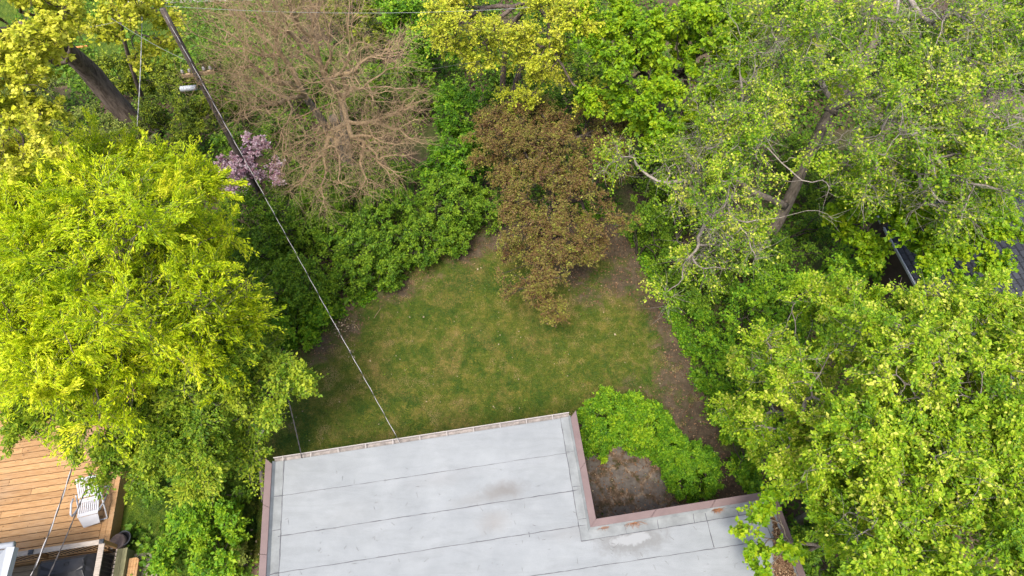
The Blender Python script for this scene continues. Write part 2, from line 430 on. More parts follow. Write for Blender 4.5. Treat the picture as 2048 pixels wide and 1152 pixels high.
x0, x1, y0, y1 = min(p.x for p in lw), max(p.x for p in lw), min(p.y for p in lw), max(p.y for p in lw)
lay = bm.verts.layers.float.new('wear')
def gv(i, j):
    if (i, j) not in grid:
        v = bm.verts.new((x0+i*st, y0+j*st, .004)); v[lay] = wear(v.co.x, v.co.y); grid[i, j] = v
    return grid[i, j]
for i in range(int((x1-x0)/st)+1):
    for j in range(int((y1-y0)/st)+1):
        if inside(x0+(i+.5)*st, y0+(j+.5)*st, lw): bm.faces.new([gv(i, j), gv(i+1, j), gv(i+1, j+1), gv(i, j+1)])
me = bpy.data.meshes.new('lawn'); bm.to_mesh(me); bm.free(); me.materials.append(M['turf'])
o = bpy.data.objects.new('lawn', me); C.objects.link(o); tag(o, kind='structure')

m_, t_, b_ = newmat('side_grass')
p_ = pos(t_); n2 = noise(t_, 3.5, 6, .7, p_); n3 = noise(t_, 35, 4, .8, p_)
c_ = ramp(t_, n2, [(.3, (.03, .065, .006)), (.5, (.07, .12, .010)), (.7, (.15, .17, .02))])
c_ = mixc(t_, .6, c_, ramp(t_, n3, [(.3, (.35, .35, .35)), (.7, (1.4, 1.4, 1.2))]), 'MULTIPLY')
t_.links.new(c_, b_.inputs['Base Color']); b_.inputs['Roughness'].default_value = .95; bump(t_, b_, n3, .8, .03); M['sidegrass'] = m_
poly_obj('side_lawn', [(225, 1230), (225, 980), (260, 860), (480, 850), (520, 900), (500, 1230)], .004, M['sidegrass'], jitter=.06)
poly_obj('back_lawn', [(-60, 60), (-60, -120), (520, -120), (560, 90), (420, 200), (150, 180)], .004, M['sidegrass'], jitter=.1)
M['concrete'] = simple('pale_concrete', (.42, .38, .34), .9, .25, 8)
M['brownpath'] = simple('brown_paving', (.20, .14, .11), .9, .3, 6)
M['dirtp'] = simple('dirt_path', (.17, .135, .105), .95, .4, 12)
M['gravel'] = simple('gravel', (.28, .245, .20), .95, .6, 30)
poly_obj('concrete_path', [(245, 12), (245, -40), (640, -60), (690, -12), (480, 2), (345, 6)], .012, M['concrete'])
poly_obj('brick_path', [(140, -60), (170, -60), (150, 40), (128, 40)], .012, M['brownpath'])
poly_obj('dirt_path', [(1720, 250), (1760, 228), (1840, 205), (1950, 185), (2060, 165), (2160, 150), (2160, 215), (2060, 222), (1950, 222), (1860, 240), (1780, 262)], .012, M['dirtp'], jitter=.06)
poly_obj('gravel_path', [(262, 1110), (300, 1100), (330, 1230), (262, 1230)], .012, M['gravel'], jitter=.05)
# flagstone court in the corner of the house
m_, t_, b_ = newmat('flagstone')
p_ = pos(t_); v_ = t_.nodes.new('ShaderNodeTexVoronoi'); v_.feature = 'DISTANCE_TO_EDGE'; v_.inputs['Scale'].default_value = 1.25
wv = t_.nodes.new('ShaderNodeVectorMath'); wv.operation = 'ADD'
nz = t_.nodes.new('ShaderNodeTexNoise'); nz.inputs['Scale'].default_value = 3.0; t_.links.new(p_, nz.inputs['Vector'])
sc = t_.nodes.new('ShaderNodeVectorMath'); sc.operation = 'SCALE'; sc.inputs['Scale'].default_value = .35; t_.links.new(nz.outputs['Color'], sc.inputs[0])
t_.links.new(p_, wv.inputs[0]); t_.links.new(sc.outputs[0], wv.inputs[1]); t_.links.new(wv.outputs[0], v_.inputs['Vector'])
n2 = noise(t_, 4, 6, .75, p_); n4 = noise(t_, 1.6, 4, .6, p_)
stone = ramp(t_, n2, [(.3, (.060, .052, .046)), (.6, (.135, .118, .102)), (.8, (.21, .18, .15))])
gap = ramp(t_, n2, [(.35, (.035, .035, .012)), (.5, (.10, .065, .04)), (.65, (.34, .25, .17))])
jn = mth(t_, 'ADD', v_.outputs[0], mth(t_, 'MULTIPLY', mth(t_, 'SUBTRACT', n2, .5), .35))
c_ = mixc(t_, ramp(t_, jn, [(.02, (0, 0, 0)), (.10, (1, 1, 1))]), gap, stone)
c_ = mixc(t_, ramp(t_, n4, [(.5, (0, 0, 0)), (.68, (.8, .8, .8))]), c_, ramp(t_, n2, [(.4, (.07, .045, .03)), (.65, (.16, .11, .075))]))
t_.links.new(c_, b_.inputs['Base Color']); b_.inputs['Roughness'].default_value = .9; bump(t_, b_, n2, .8, .03); M['flag'] = m_
poly_obj('flagstone_paving', [(1120, 1130), (1120, 900), (1200, 870), (1290, 890), (1360, 960), (1430, 1030), (1440, 1130)], .016, M['flag'], jitter=.06)

# ================================================================== THE FLAT-ROOFED HOUSE
RZ = 3.3
hA, hB, hC = PX(534, 924, RZ), PX(1152, 829, RZ), PX(1191, 1040, RZ)
hD = PX(1545, 983, RZ); hE = PX(1612, 1165, RZ); hE = hD+(hE-hD)*2.4
hF = PX(520, 1165, RZ); hF = hA+(hF-hA)*2.0
house = empty('flat_roofed_house', (hA.x, hA.y, 0), 'house with a pale grey flat membrane roof and brown coping around a planted corner', 'house')
poly = [hF, hE, hD, hC, hB, hA]
def inset(poly, d):
    out = []; n = len(poly)
    for i in range(n):
        a, b, c = poly[i-1], poly[i], poly[(i+1) % n]
        d1 = (b-a).normalized(); d2 = (c-b).normalized(); n1 = Vector((-d1.y, d1.x, 0)); n2 = Vector((-d2.y, d2.x, 0))
        k = (n1+n2); k = k/max(.2, (1+n1.dot(n2))); out.append(b+k*d)
    return out
M['brick'] = simple('brown_brick_wall', (.22, .13, .09), .9, .4, 14)
# roof membrane with real stains
m_, t_, b_ = newmat('roof_membrane')
p_ = pos(t_); n1 = noise(t_, 1.3, 5, .6, p_); n2 = noise(t_, 90, 3, .8, p_); n3 = noise(t_, 3.5, 6, .7, p_, .4)
c_ = ramp(t_, n1, [(.3, (.222, .236, .243)), (.7, (.266, .280, .286))])
c_ = mixc(t_, .8, c_, ramp(t_, n2, [(.3, (.72, .72, .72)), (.7, (1.25, 1.25, 1.25))]), 'MULTIPLY')
n6 = noise(t_, 2.2, 7, .75, mapv(t_, p_, (.35, 1.4, 1), (0, 0, R(-7.5))), .8)
c_ = mixc(t_, .55, c_, ramp(t_, n6, [(.3, (.80, .80, .79)), (.55, (1.03, 1.03, 1.03)), (.8, (1.10, 1.10, 1.10))]), 'MULTIPLY')
n7 = noise(t_, 28, 6, .85, p_)
c_ = mixc(t_, ramp(t_, n7, [(.66, (0, 0, 0)), (.74, (.45, .45, .45))]), c_, (.16, .155, .145))
def stain(c, px, py, rx, ry, amt, col, soft=.6, rot=R(7.5), nn=None, na=.7):
    q = PX(px, py, RZ)
    v = mapv(t_, p_, (1/rx, 1/ry, 0), (0, 0, 0)); 
    vm = t_.nodes.new('ShaderNodeVectorRotate'); vm.rotation_type = 'Z_AXIS'; vm.inputs['Angle'].default_value = -rot
    sb = t_.nodes.new('ShaderNodeVectorMath'); sb.operation = 'SUBTRACT'; t_.links.new(p_, sb.inputs[0]); sb.inputs[1].default_value = q
    t_.links.new(sb.outputs[0], vm.inputs[0])
    ml = t_.nodes.new('ShaderNodeVectorMath'); ml.operation = 'MULTIPLY'; t_.links.new(vm.outputs[0], ml.inputs[0]); ml.inputs[1].default_value = (1/rx, 1/ry, 0)
    ln = t_.nodes.new('ShaderNodeVectorMath'); ln.operation = 'LENGTH'; t_.links.new(ml.outputs[0], ln.inputs[0])
    f = mth(t_, 'ADD', ln.outputs['Value'], mth(t_, 'MULTIPLY', mth(t_, 'SUBTRACT', nn or n3, .5), na*2))
    g = ramp(t_, f, [(1-soft, (amt,)*3), (1.0, (0, 0, 0))])
    return mixc(t_, g, c, col)
c_ = stain(c_, 1010, 980, .75, .30, .75, (.165, .155, .145), .9)
c_ = stain(c_, 955, 1000, .9, .22, .35, (.21, .205, .195), .9)
c_ = stain(c_, 985, 1045, .5, .35, .5, (.215, .20, .185), .9)
c_ = stain(c_, 880, 960, 1.0, .25, .25, (.23, .225, .22), .9)
c_ = stain(c_, 700, 1030, 1.0, .5, .15, (.24, .24, .23), .9)
c_ = stain(c_, 1265, 1078, 1.05, .42, .75, (.165, .165, .16), .5)
c_ = stain(c_, 1150, 1065, .9, .25, .45, (.20, .20, .195), .9)
c_ = stain(c_, 1262, 1078, .55, .16, .9, (.275, .284, .286), .3, na=1.2)
t_.links.new(c_, b_.inputs['Base Color']); b_.inputs['Roughness'].default_value = .95; b_.inputs['Specular IOR Level'].default_value = .05; bump(t_, b_, n1, .1, .01); M['membrane'] = m_
mb = MB(); mb.prism(inset(poly, .12), 0.0, RZ-.12); mb.build('wall', M['brick'], house)
mb = MB(); mb.prism(inset(poly, .04), RZ-.118, RZ); mb.build('roof_membrane', M['membrane'], house)
M['coping'] = simple('brown_metal_coping', (.165, .118, .112), .45, .10, 3)
M['coping2'] = simple('dark_brown_metal_coping', (.15, .105, .095), .45, .12, 3)
M['seam'] = simple('tar_seam', (.08, .08, .09), .7, .3, 20)
m_ = simple('flashing_membrane', (.212, .224, .224), .95, .22, 2.5); m_.node_tree.nodes['Principled BSDF'].inputs['Specular IOR Level'].default_value = .05; M['flashing'] = m_
def bar_h(a, b, wd, z0, z1, name, mat, off=0, bevel=0, par=None):
    """horizontal bar whose outer edge lies on a-b shifted left by off (a->b, interior on the left)"""
    d = (b-a).normalized(); n = Vector((-d.y, d.x, 0))
    mbx = MB(); mbx.prism([a+n*off, b+n*off, b+n*(off+wd), a+n*(off+wd)], z0, z1); return mbx.build(name, mat, par or house, bevel=bevel)
CW = .17
edges = [('w', hA, hF), ('s', hF, hE), ('e', hE, hD), ('n', hD, hC), ('c', hC, hB)]
inn = inset(poly, CW)
iF, iE, iD, iC, iB, iA = inn
def seg_strip(o0, o1, i0, i1, z0, z1, n, name, mat, gap=.006):
    """mitred strip between an outer and an inner line, cut in n lengths"""
    for k in range(n):
        t0, t1 = k/n, (k+1)/n; L_ = (o1-o0).length; g = gap/L_/2
        a = 0 if k == 0 else g; b = 0 if k == n-1 else g
        mbx = MB(); mbx.prism([o0.lerp(o1, t0+a), o0.lerp(o1, t1-b), i0.lerp(i1, t1-b), i0.lerp(i1, t0+a)], z0, z1)
        mbx.build(name, mat, house, bevel=.008)
seg_strip(hA+(hA-hF).normalized()*.06, hF, iA+(hA-hF).normalized()*.06, iF, RZ-.15, RZ+.13, 5, 'coping', M['coping'])
seg_strip(hE, hD, iE, iD, RZ-.15, RZ+.14, 4, 'coping', M['coping2'])
seg_strip(hD, hC, iD, iC, RZ-.15, RZ+.14, 3, 'coping', M['coping'])
seg_strip(hC, hB+(hB-hC).normalized()*.07, iC, iB+(hB-hC).normalized()*.07, RZ-.15, RZ+.14, 2, 'coping', M['coping'])
# pale upturned membrane against the coping, then a flat flashing sheet with lapped joints
inn2 = inset(poly, CW+.05); jF, jE, jD, jC, jB, jA = inn2
inn3 = inset(poly, CW+.26); kF, kE, kD, kC, kB, kA = inn3
back = (hF-hA).normalized()*.12
def cant(o0, o1, i0, i1):
    mbx = MB(); mbx.add([(o0.x, o0.y, RZ+.10), (o1.x, o1.y, RZ+.10), (i1.x, i1.y, RZ+.006), (i0.x, i0.y, RZ+.006), (o0.x, o0.y, RZ-.02), (o1.x, o1.y, RZ-.02), (i1.x, i1.y, RZ-.02), (i0.x, i0.y, RZ-.02)],
                       [[0, 1, 2, 3], [7, 6, 5, 4], [0, 4, 5, 1], [1, 5, 6, 2], [2, 6, 7, 3], [3, 7, 4, 0]]); mbx.build('upstand', M['flashing'], house)
_gd = (hB-hA).normalized(); _gn = Vector((-_gd.y, _gd.x, 0))
cant(hA+_gd*CW-_gn*.03, iF, hA+_gd*(CW+.05)-_gn*.03, jF); cant(iE, iD, jE, jD); cant(iD, iC, jD, jC); cant(iC, hB-_gd*CW-_gn*.03, jC, hB-_gd*(CW+.05)-_gn*.03)
rs = random.Random(5)
def wob(a, b, w, name='seam', z=RZ+.008, step=.12, amp=.006):
    n = max(2, int((b-a).length/step)); d = (b-a).normalized(); s = Vector((-d.y, d.x, 0)); V = []; F = []
    for i in range(n+1):
        p = a.lerp(b, i/n)+s*rs.uniform(-amp, amp); ww = w*rs.uniform(.35, 1.3)
        V += [(p.x+s.x*ww/2, p.y+s.y*ww/2, z), (p.x-s.x*ww/2, p.y-s.y*ww/2, z)]
        if i: F.append([2*i-2, 2*i-1, 2*i+1, 2*i])
    mbx = MB(); mbx.add(V, F); return mbx.build(name, M['seam'], house)
gd = (hB-hA).normalized(); gn = Vector((-gd.y, gd.x, 0))
wA = hA+gd*(CW+.05)-gn*.03; wK = hA+gd*(CW+.26)-gn*.03; eB = hB-gd*(CW+.05)-gn*.03; eK = hB-gd*(CW+.26)-gn*.03
for a, b, c, d in ((wA, jF, kF, wK), (jD, jC, kC, kD), (jC, eB, eK, kC), (jE, jD, kD, kE)):
    mbx = MB(); mbx.prism([a, b, c, d], RZ-.01, RZ+.004); mbx.build('flashing', M['flashing'], house)
wob(wK, kF, .016); wob(kC, eK, .016); wob(kD, kC, .016); wob(kE, kD, .014)
def joints(a, b, toward, fs, w):
    d = (b-a).normalized(); n = Vector((-d.y, d.x, 0))
    if n.dot(toward-a) < 0: n = -n
    for f in fs:
        p = a.lerp(b, f); wob(p, p+n*.205+d*rs.uniform(-.02, .02), w)
joints(wA, jF, wK, (.16, .31, .49, .66), .018); joints(jC, eB, eK, (.10, .37, .68), .013); joints(jD, jC, kC, (.18, .42, .62, .8), .013)
# the lapped roll seams
def pr(px, py): return PX(px, py, RZ)
wob(pr(561, 992), pr(1141, 905), .010); wob(pr(556, 1073), pr(1156, 980), .015); wob(pr(551, 1147), pr(1171, 1050), .012)
wob(pr(1066, 1152), pr(1562, 1077), .013); wob(pr(1000, 1250), pr(1590, 1160), .016); wob(pr(545, 1225), pr(1066, 1152), .014)
wob(pr(1410, 1026), pr(1428, 1095), .018); wob(pr(1058, 1064), pr(1059, 1074), .016)
# gutter along the garden edge
M['white'] = simple('white_painted_metal', (.34, .31, .29), .4, .08, 5)
M['inner'] = simple('gutter_inside', (.25, .225, .21), .7, .4, 8)
gut = empty('x', (0, 0, 0), 'x', 'x'); bpy.data.objects.remove(gut)
gd = (hB-hA).normalized(); gn = Vector((-gd.y, gd.x, 0)); g0 = hA+gd*.16; g1 = hB-gd*.17
mb = MB()
mb.box(g0+gn*.085+Vector((0, 0, -.045)), g1+gn*.085+Vector((0, 0, -.045)), .014, .13)
mb.box(g0+gn*.076+Vector((0, 0, .022)), g1+gn*.076+Vector((0, 0, .022)), .022, .012)
mb.box(g0+gn*.03+Vector((0, 0, -.112)), g1+gn*.03+Vector((0, 0, -.112)), .155, .010)
g = mb.build('gutter', M['white'], house)
gmb = MB(); gmb.box(g0+gn*.030+Vector((0, 0, -.100)), g1+gn*.030+Vector((0, 0, -.100)), .115, .008)
o = gmb.build('gutter_trough', M['inner'], house); 
for k in range(11):
    q = g0.lerp(g1, (k+.35)/11)
    bmb = MB(); bmb.box(q+gn*(-.045)+Vector((0, 0, .020)), q+gn*.085+Vector((0, 0, .034)), .022, .012)
    o = bmb.build('gutter_bracket', M['white'], house)

# debris on the roof: needle tufts, a drift of leaves, twigs and scuffs
M['needle'] = simple('dry_needles', (.26, .12, .06), .95, .5, 20)
M['twigm'] = simple('dry_twig', (.10, .085, .075), .95, .4, 20)
def tuft(px, py, r, label, seed):
    rg = np.random.default_rng(seed); c = PX(px, py, RZ+.012); n = 260
    a = rg.uniform(0, 6.28, n); l = r*rg.uniform(.15, 1, n); P0 = np.array(c)+np.stack([rg.normal(0, r*.25, n), rg.normal(0, r*.15, n), rg.uniform(0, .035, n)], 1)
    P1 = P0+np.stack([np.cos(a)*l, np.sin(a)*l*.7, rg.uniform(-.01, .04, n)], 1); P1[:, 2] = np.maximum(P1[:, 2], RZ+.012)
    V, F = cones(P0, P1, np.full(n, .0035), np.full(n, .002), 3)
    tag(mesh_np('pine_needle_clump', V, F, M['needle']), label, 'debris', 'dry needle clumps on the roof edge')
tuft(1207, 1051, .16, 'smallest brown dry clump beside the inner corner of the coping', 1)
tuft(1265, 1041, .26, 'widest brown dry clump against the coping, second from the inner corner', 2)
tuft(1433, 1018, .17, 'reddish brown dry clump on the flashing near the overhanging branches', 3)
rg = np.random.default_rng(9); n = 9000
t = rg.random(n)**.8; a = PX(1545, 1030, RZ); b = PX(1598, 1175, RZ)
P = np.array(a)[None]+(np.array(b)-np.array(a))[None]*t[:, None]
wd = .03+.40*np.clip(t*1.25, 0, 1)**1.3
P[:, 0] += -wd*rg.beta(1.3, 1.8, n)*1.25+.04+rg.normal(0, .02, n); P[:, 2] = RZ+.012+rg.uniform(0, .05, n)*np.clip(t+.2, 0, 1)
V, F = leaf_geo(rg, P, rg.normal(0, 1, (n, 3)), .045, .3, 0, 1.5, .01)
V[:, 2] = np.maximum(V[:, 2], RZ+.012)
tag(mesh_np('leaf_drift', V, F, L['dry'], None, np.clip(rg.normal(.4, .28, n), 0, 1)), 'drift of dead brown leaves piled on the roof along the east coping', 'leaf litter', kind='stuff')
n = 150; rg = np.random.default_rng(12)
pp = [PX(float(x), float(y), RZ+.012) for x, y in zip(rg.uniform(570, 1520, n), rg.uniform(930, 1150, n))]
pp = [p for p in pp if inside(p.x, p.y, inset(poly, .5))]
P0 = np.array(pp); n = len(P0); a = rg.uniform(0, 6.28, n); l = rg.uniform(.02, .13, n)
P1 = P0+np.stack([np.cos(a)*l, np.sin(a)*l, np.zeros(n)], 1); V, F = cones(P0, P1, np.full(n, .003), np.full(n, .0015), 3)
tag(mesh_np('roof_twigs', V, F, M['twigm']), 'thin dark twigs and needles scattered over the grey flat roof', 'twigs', kind='stuff')

# ================================================================== DECK CORNER
DZ = .50
m_, t_, b_ = newmat('cedar_decking')
oc = t_.nodes.new('ShaderNodeNewGeometry'); ri = oc.outputs['Random Per Island']
v = mapv(t_, objc(t_), (1, 7, 7)); f = noise(t_, 3.5, 7, .7, v, .5)
c_ = ramp(t_, f, [(.25, (.27, .135, .052)), (.5, (.39, .225, .098)), (.75, (.49, .315, .165))])
c_ = mixc(t_, .55, c_, ramp(t_, ri, [(0, (.68, .66, .62)), (.5, (.95, .93, .9)), (1, (1.22, 1.2, 1.15))]), 'MULTIPLY')
gw = noise(t_, .8, 4, .6, objc(t_))
c_ = mixc(t_, ramp(t_, gw, [(.5, (0, 0, 0)), (.75, (.45, .45, .45))]), c_, (.30, .22, .15))
kn = noise(t_, 2.3, 2, .5, mapv(t_, objc(t_), (1, 3, 3)))
c_ = mixc(t_, ramp(t_, kn, [(.70, (0, 0, 0)), (.76, (.6, .6, .6))]), c_, (.22, .09, .035))
t_.links.new(c_, b_.inputs['Base Color']); b_.inputs['Roughness'].default_value = .7; bump(t_, b_, f, .3, .01); M['cedar'] = m_
M['oldwood'] = simple('weathered_wood', (.23, .185, .13), .9, .35, 5, stretch=(1, 8, 8))
M['greenwood'] = simple('treated_green_wood', (.20, .19, .10), .9, .35, 5, stretch=(8, 1, 8))
M['greywood'] = simple('grey_handrail_wood', (.36, .31, .26), .9, .25, 5, stretch=(1, 6, 6))
M['black'] = simple('black_metal', (.018, .018, .02), .5, .2, 8)
M['darkcap'] = simple('dark_post_cap', (.05, .055, .065), .4, .2, 8)
def dk(u, v, z=0.0):   # deck frame, origin at the corner post
    return D0+U*u+Vv*v+Vector((0, 0, z))
D0 = PX(215, 1099, DZ); D0.z = 0
deck = empty('wooden_deck', D0, 'orange cedar deck with closely laid boards beside the bright tree', 'deck', rz=R(7.5))
mb = MB(); rsd = random.Random(3)
for k in range(26):
    v0 = .0+k*.19; 
    cuts = [-9.0, rsd.uniform(-7, -2.5), -.30]
    for a, b in zip(cuts[:-1], cuts[1:]):
        P = [dk(a+.003, v0+.008), dk(b-.005, v0+.008), dk(b-.005, v0+.180), dk(a+.003, v0+.180)]
        mb.prism(P, DZ-.035, DZ)
mb.build('floor_boards', M['cedar'], deck, bevel=.003)
mb = MB()
for u0 in (-.294, -.14):
    for a, b in ((0, 1.6), (1.606, 4.2), (4.206, 5.15)): mb.prism([dk(u0, a), dk(u0+.148, a), dk(u0+.148, b), dk(u0, b)], DZ-.036, DZ+.001)
mb.build('border_boards', M['cedar'], deck, bevel=.003)
mb = MB(); mb.prism([dk(-.03, .01), dk(.0, .01), dk(.0, 5.14), dk(-.03, 5.14)], .02, DZ-.04); mb.build('fascia', M['cedar'], deck)
mb = MB(); mb.prism([dk(-9, .02), dk(-.04, .02), dk(-.04, 5.1), dk(-9, 5.1)], .02, DZ-.06); mb.build('deck_underside', M['black'], deck)
# railing on the south edge: grey handrail, dark balusters, capped posts
LZ = .26
RH = 1.18
RC = PX(204, 1083, RH); RC.z = 0
mb = MB(); mb.prism([dk(-9, -.03), dk(0, -.03), dk(0, .0), dk(-9, .0)], .20, DZ-.04); mb.build('fascia', M['cedar'], deck)
rail = empty('deck_railing', RC, 'wooden railing with dark balusters and capped posts at the deck corner', 'railing', rz=R(7.5))
def rk(u, v, z=0.0): return RC+U*u+Vv*v+Vector((0, 0, z))
mb = MB(); mb.box(rk(-4.8, 0, RH-.02), rk(-.05, 0, RH-.02), .13, .035); mb.build('handrail', M['greywood'], rail, bevel=.004)
mb = MB(); mb.box(rk(0, -.05, RH-.02), rk(0, -3.0, RH-.02), .15, .035); mb.build('handrail', M['greywood'], rail, bevel=.004)
mb = MB(); mb.box(rk(-4.8, 0, LZ+.10), rk(-.05, 0, LZ+.10), .045, .06); mb.build('bottom_rail', M['greywood'], rail)
mb = MB(); mb.box(rk(0, -.05, LZ+.10), rk(0, -3.0, LZ+.10), .045, .06); mb.build('bottom_rail', M['greywood'], rail)
for u, v in ((0, 0), (-1.85, 0), (-3.7, 0), (0, -1.9)):
    mb = MB(); mb.box(rk(u, v, .0), rk(u, v, RH+.01), .095, .095, up=Vv); po = mb.build('post', M['cedar'], rail, bevel=.004)
    mb = MB(); c = rk(u, v, 0); q = [c+U*a+Vv*b for a, b in ((-.06, -.06), (.06, -.06), (.06, .06), (-.06, .06))]
    mb.add([(p.x, p.y, RH+.01) for p in q]+[(p.x, p.y, RH+.04) for p in q]+[(c.x, c.y, RH+.075)], [[3, 2, 1, 0], [0, 1, 5, 4], [1, 2, 6, 5], [2, 3, 7, 6], [3, 0, 4, 7], [4, 5, 8], [5, 6, 8], [6, 7, 8], [7, 4, 8]])
    mb.build('post_cap', M['darkcap'], rail)
def balusters(pts):
    for p in pts:
        mb = MB(); mb.tube([p+Vector((0, 0, LZ+.12)), p+Vector((0, 0, RH-.03))], .012, 6); mb.build('baluster', M['black'], rail)
balusters([rk(-.13-.11*k, 0) for k in range(15)]+[rk(-1.98-.11*k, 0) for k in range(15)])
balusters([rk(0, -.14-.11*k) for k in range(15)])
# lower, older deck with the covered grill
low = empty('lower_deck', dk(-.1, -.1, 0), 'old weathered grey brown deck boards below the railing', 'deck', rz=R(7.5))
mb = MB()
for k in range(16): mb.prism([dk(-6, -.19-k*.155), dk(.36, -.19-k*.155), dk(.36, -.045-k*.155), dk(-6, -.045-k*.155)], .23, .26)
mb.build('floor_boards', M['oldwood'], low, bevel=.003)
def dk(u, v, z=0.0): return D0+U*(u+.24)+Vv*(v+.02)+Vector((0, 0, z))
st_ = empty('board_walk', dk(.14, -.3, 0), 'greenish weathered boards running beside the railing corner', 'walkway', rz=R(7.5))
mb = MB()
for a, b in ((.0, .14), (.146, .28)): mb.prism([dk(a, -3), dk(b, -3), dk(b, -.03), dk(a, -.03)], .40, .44)
mb.build('plank', M['greenwood'], st_, bevel=.003)
mb = MB(); mb.prism([dk(.01, -3), dk(.27, -3), dk(.27, -.05), dk(.01, -.05)], 0, .39); mb.build('plinth', M['greenwood'], st_)
bx = empty('wooden_step', dk(.45, -.35, 0), 'orange brown wooden step beside the greenish boards', 'step', rz=R(7.5))
mb = MB()
for k in range(4): mb.prism([dk(.292+k*.07, -1.8), dk(.358+k*.07, -1.8), dk(.358+k*.07, -.30-(.06 if k == 3 else 0)), dk(.292+k*.07, -.30)], .22, .30)
mb.build('tread', M['cedar'], bx, bevel=.003)
mb = MB(); mb.prism([dk(.30, -1.79), dk(.55, -1.79), dk(.55, -.38), dk(.30, -.38)], 0, .218); mb.build('riser', M['oldwood'], bx)
# grill under its cover
M['cover'] = simple('black_vinyl_cover', (.026, .026, .029), .42, .35, 3)
gr = empty('covered_grill', RC-U*.95-Vv*.75+Vector((0, 0, .26)), 'barbecue grill under a black fitted cover behind the deck railing', 'grill', rz=R(7.5))
def skin(secs, name, mat, par, smooth=False, bevel=.02):
    mbx = MB(); k = len(secs[0]); V = [v for s in secs for v in s]
    F = [[i*k+j, i*k+(j+1) % k, (i+1)*k+(j+1) % k, (i+1)*k+j] for i in range(len(secs)-1) for j in range(k)]
    F += [list(range(k))[::-1], [(len(secs)-1)*k+j for j in range(k)]]
    mbx.add(V, F); return mbx.build(name, mat, par, smooth, bevel)
gc = RC-U*.93-Vv*.56
def ring(uw, vw, z, du=0, dv=0, n=6, jit=0, rr=random.Random(4)):
    out = []
    for (a0, b0), (a1, b1) in zip([(-1, -1), (1, -1), (1, 1), (-1, 1)], [(1, -1), (1, 1), (-1, 1), (-1, -1)]):
        for s in range(n):
            t = s/n; a = a0+(a1-a0)*t; b = b0+(b1-b0)*t
            out.append(gc+U*(a*uw+du+rr.uniform(-jit, jit))+Vv*(b*vw+dv+rr.uniform(-jit, jit))+Vector((0, 0, z+rr.uniform(-jit, jit))))
    return out
skin([ring(.80, .36, .27, jit=.02), ring(.80, .36, .55, jit=.015), ring(.78, .34, 0.95, jit=.012), ring(.70, .33, 1.0, jit=.01)], 'cover_skirt', M['cover'], gr)
skin([ring(.74, .33, .98, jit=.008), ring(.60, .29, 1.14, 0, .0, jit=.008), ring(.56, .16, 1.22, 0, .05, jit=.006)], 'cover_lid', M['cover'], gr)
mb = MB(); mb.tube([gc+U*(.12+.06*math.cos(a))+Vv*(.10+.05*math.sin(a))+Vector((0, 0, 1.235)) for a in [i*.5 for i in range(13)]], .006, 5); mb.build('pull_cord', M['black'], gr)
mb = MB(); mb.box(gc+U*-.28+Vv*-.352+Vector((0, 0, .98)), gc+U*-.08+Vv*-.352+Vector((0, 0, .98)), .008, .02); mb.build('cover_badge', M['white'], gr)
# round wicker planter and black pot beside the deck
M['wicker'] = simple('brown_wicker', (.17, .125, .11), .8, .3, 30)
pc = PX(235, 1082, .45); pl = empty('wicker_basket', (pc.x, pc.y, 0), 'round brown ribbed basket tucked beside the deck corner', 'basket')
mb = MB(); mb.lathe((pc.x, pc.y, 0), [(.15, 0), (.19, .25), (.205, .44), (.19, .46), (.06, .48)], 24); mb.build('body', M['wicker'], pl, smooth=True)
for k in range(13):
    mb = MB(); x = -.18+k*.03; h = math.sqrt(max(.001, .195**2-x*x)); mb.tube([(pc.x+x, pc.y-h, .475), (pc.x+x, pc.y, .492), (pc.x+x, pc.y+h, .475)], .007, 5); mb.build('rib', M['wicker'], pl)
pc = PX(250, 1078, .3); pl = empty('plant_pot', (pc.x, pc.y, 0), 'black round pot standing behind the brown ribbed basket', 'pot')
mb = MB(); mb.lathe((pc.x, pc.y, 0), [(.13, 0), (.19, .36), (.205, .36), (.205, .40), (.18, .40), (.17, .30), (.0, .30)], 24); mb.build('bowl', M['black'], pl, smooth=True)
mb = MB(); mb.tube([(pc.x+.2*math.cos(a), pc.y+.2*math.sin(a), .41) for a in [i*.3 for i in range(22)]], .012, 6); mb.build('rim', M['darkcap'], pl)

# white reclining chair
M['plastic'] = simple('white_plastic', (.46, .46, .48), .35, .04, 5)
lc = PX(180, 1002, DZ+.35); lc.z = DZ
ch = empty('reclining_chair', lc, 'white plastic reclining garden chair with slatted seat on the deck', 'chair', rz=R(7.5+5))
ca, sa = math.cos(R(13.5)), math.sin(R(13.5)); CU = Vector((ca, sa, 0)); CV = Vector((-sa, ca, 0))
def cp(u, v, z): return lc+CU*u+CV*v+Vector((0, 0, z))
def panel(v0, z0, v1, z1, name, slats=8, w=.28):
    mbx = MB()
    for s in (-1, 1): mbx.box(cp(s*(w-.025), v0, z0), cp(s*(w-.025), v1, z1), .05, .035)
    for vv, zz, e in ((v0, z0, .0), (v1, z1, .0)):
        k = .05/math.hypot(v1-v0, z1-z0); q = (v0+(v1-v0)*k, z0+(z1-z0)*k) if vv == v0 else (v1-(v1-v0)*k, z1-(z1-z0)*k)
        mbx.box(cp(-w+.05, q[0], q[1]), cp(w-.05, q[0], q[1]), .10, .03)
    f = mbx.build(name, M['plastic'], ch, bevel=.008)
    for i in range(slats):
        u = -w+.085+(2*w-.17)*i/(slats-1); mb2 = MB(); a, b = .12, .88
        mb2.box(cp(u, v0+(v1-v0)*a, z0+(z1-z0)*a), cp(u, v0+(v1-v0)*b, z0+(z1-z0)*b), .036, .02); mb2.build('slat', M['plastic'], f_par(f)) if False else mb2.build('slat', M['plastic'], ch)
    return f
panel(.12, .42, .62, .66, 'backrest'); panel(-.42, .40, .10, .38, 'seat')
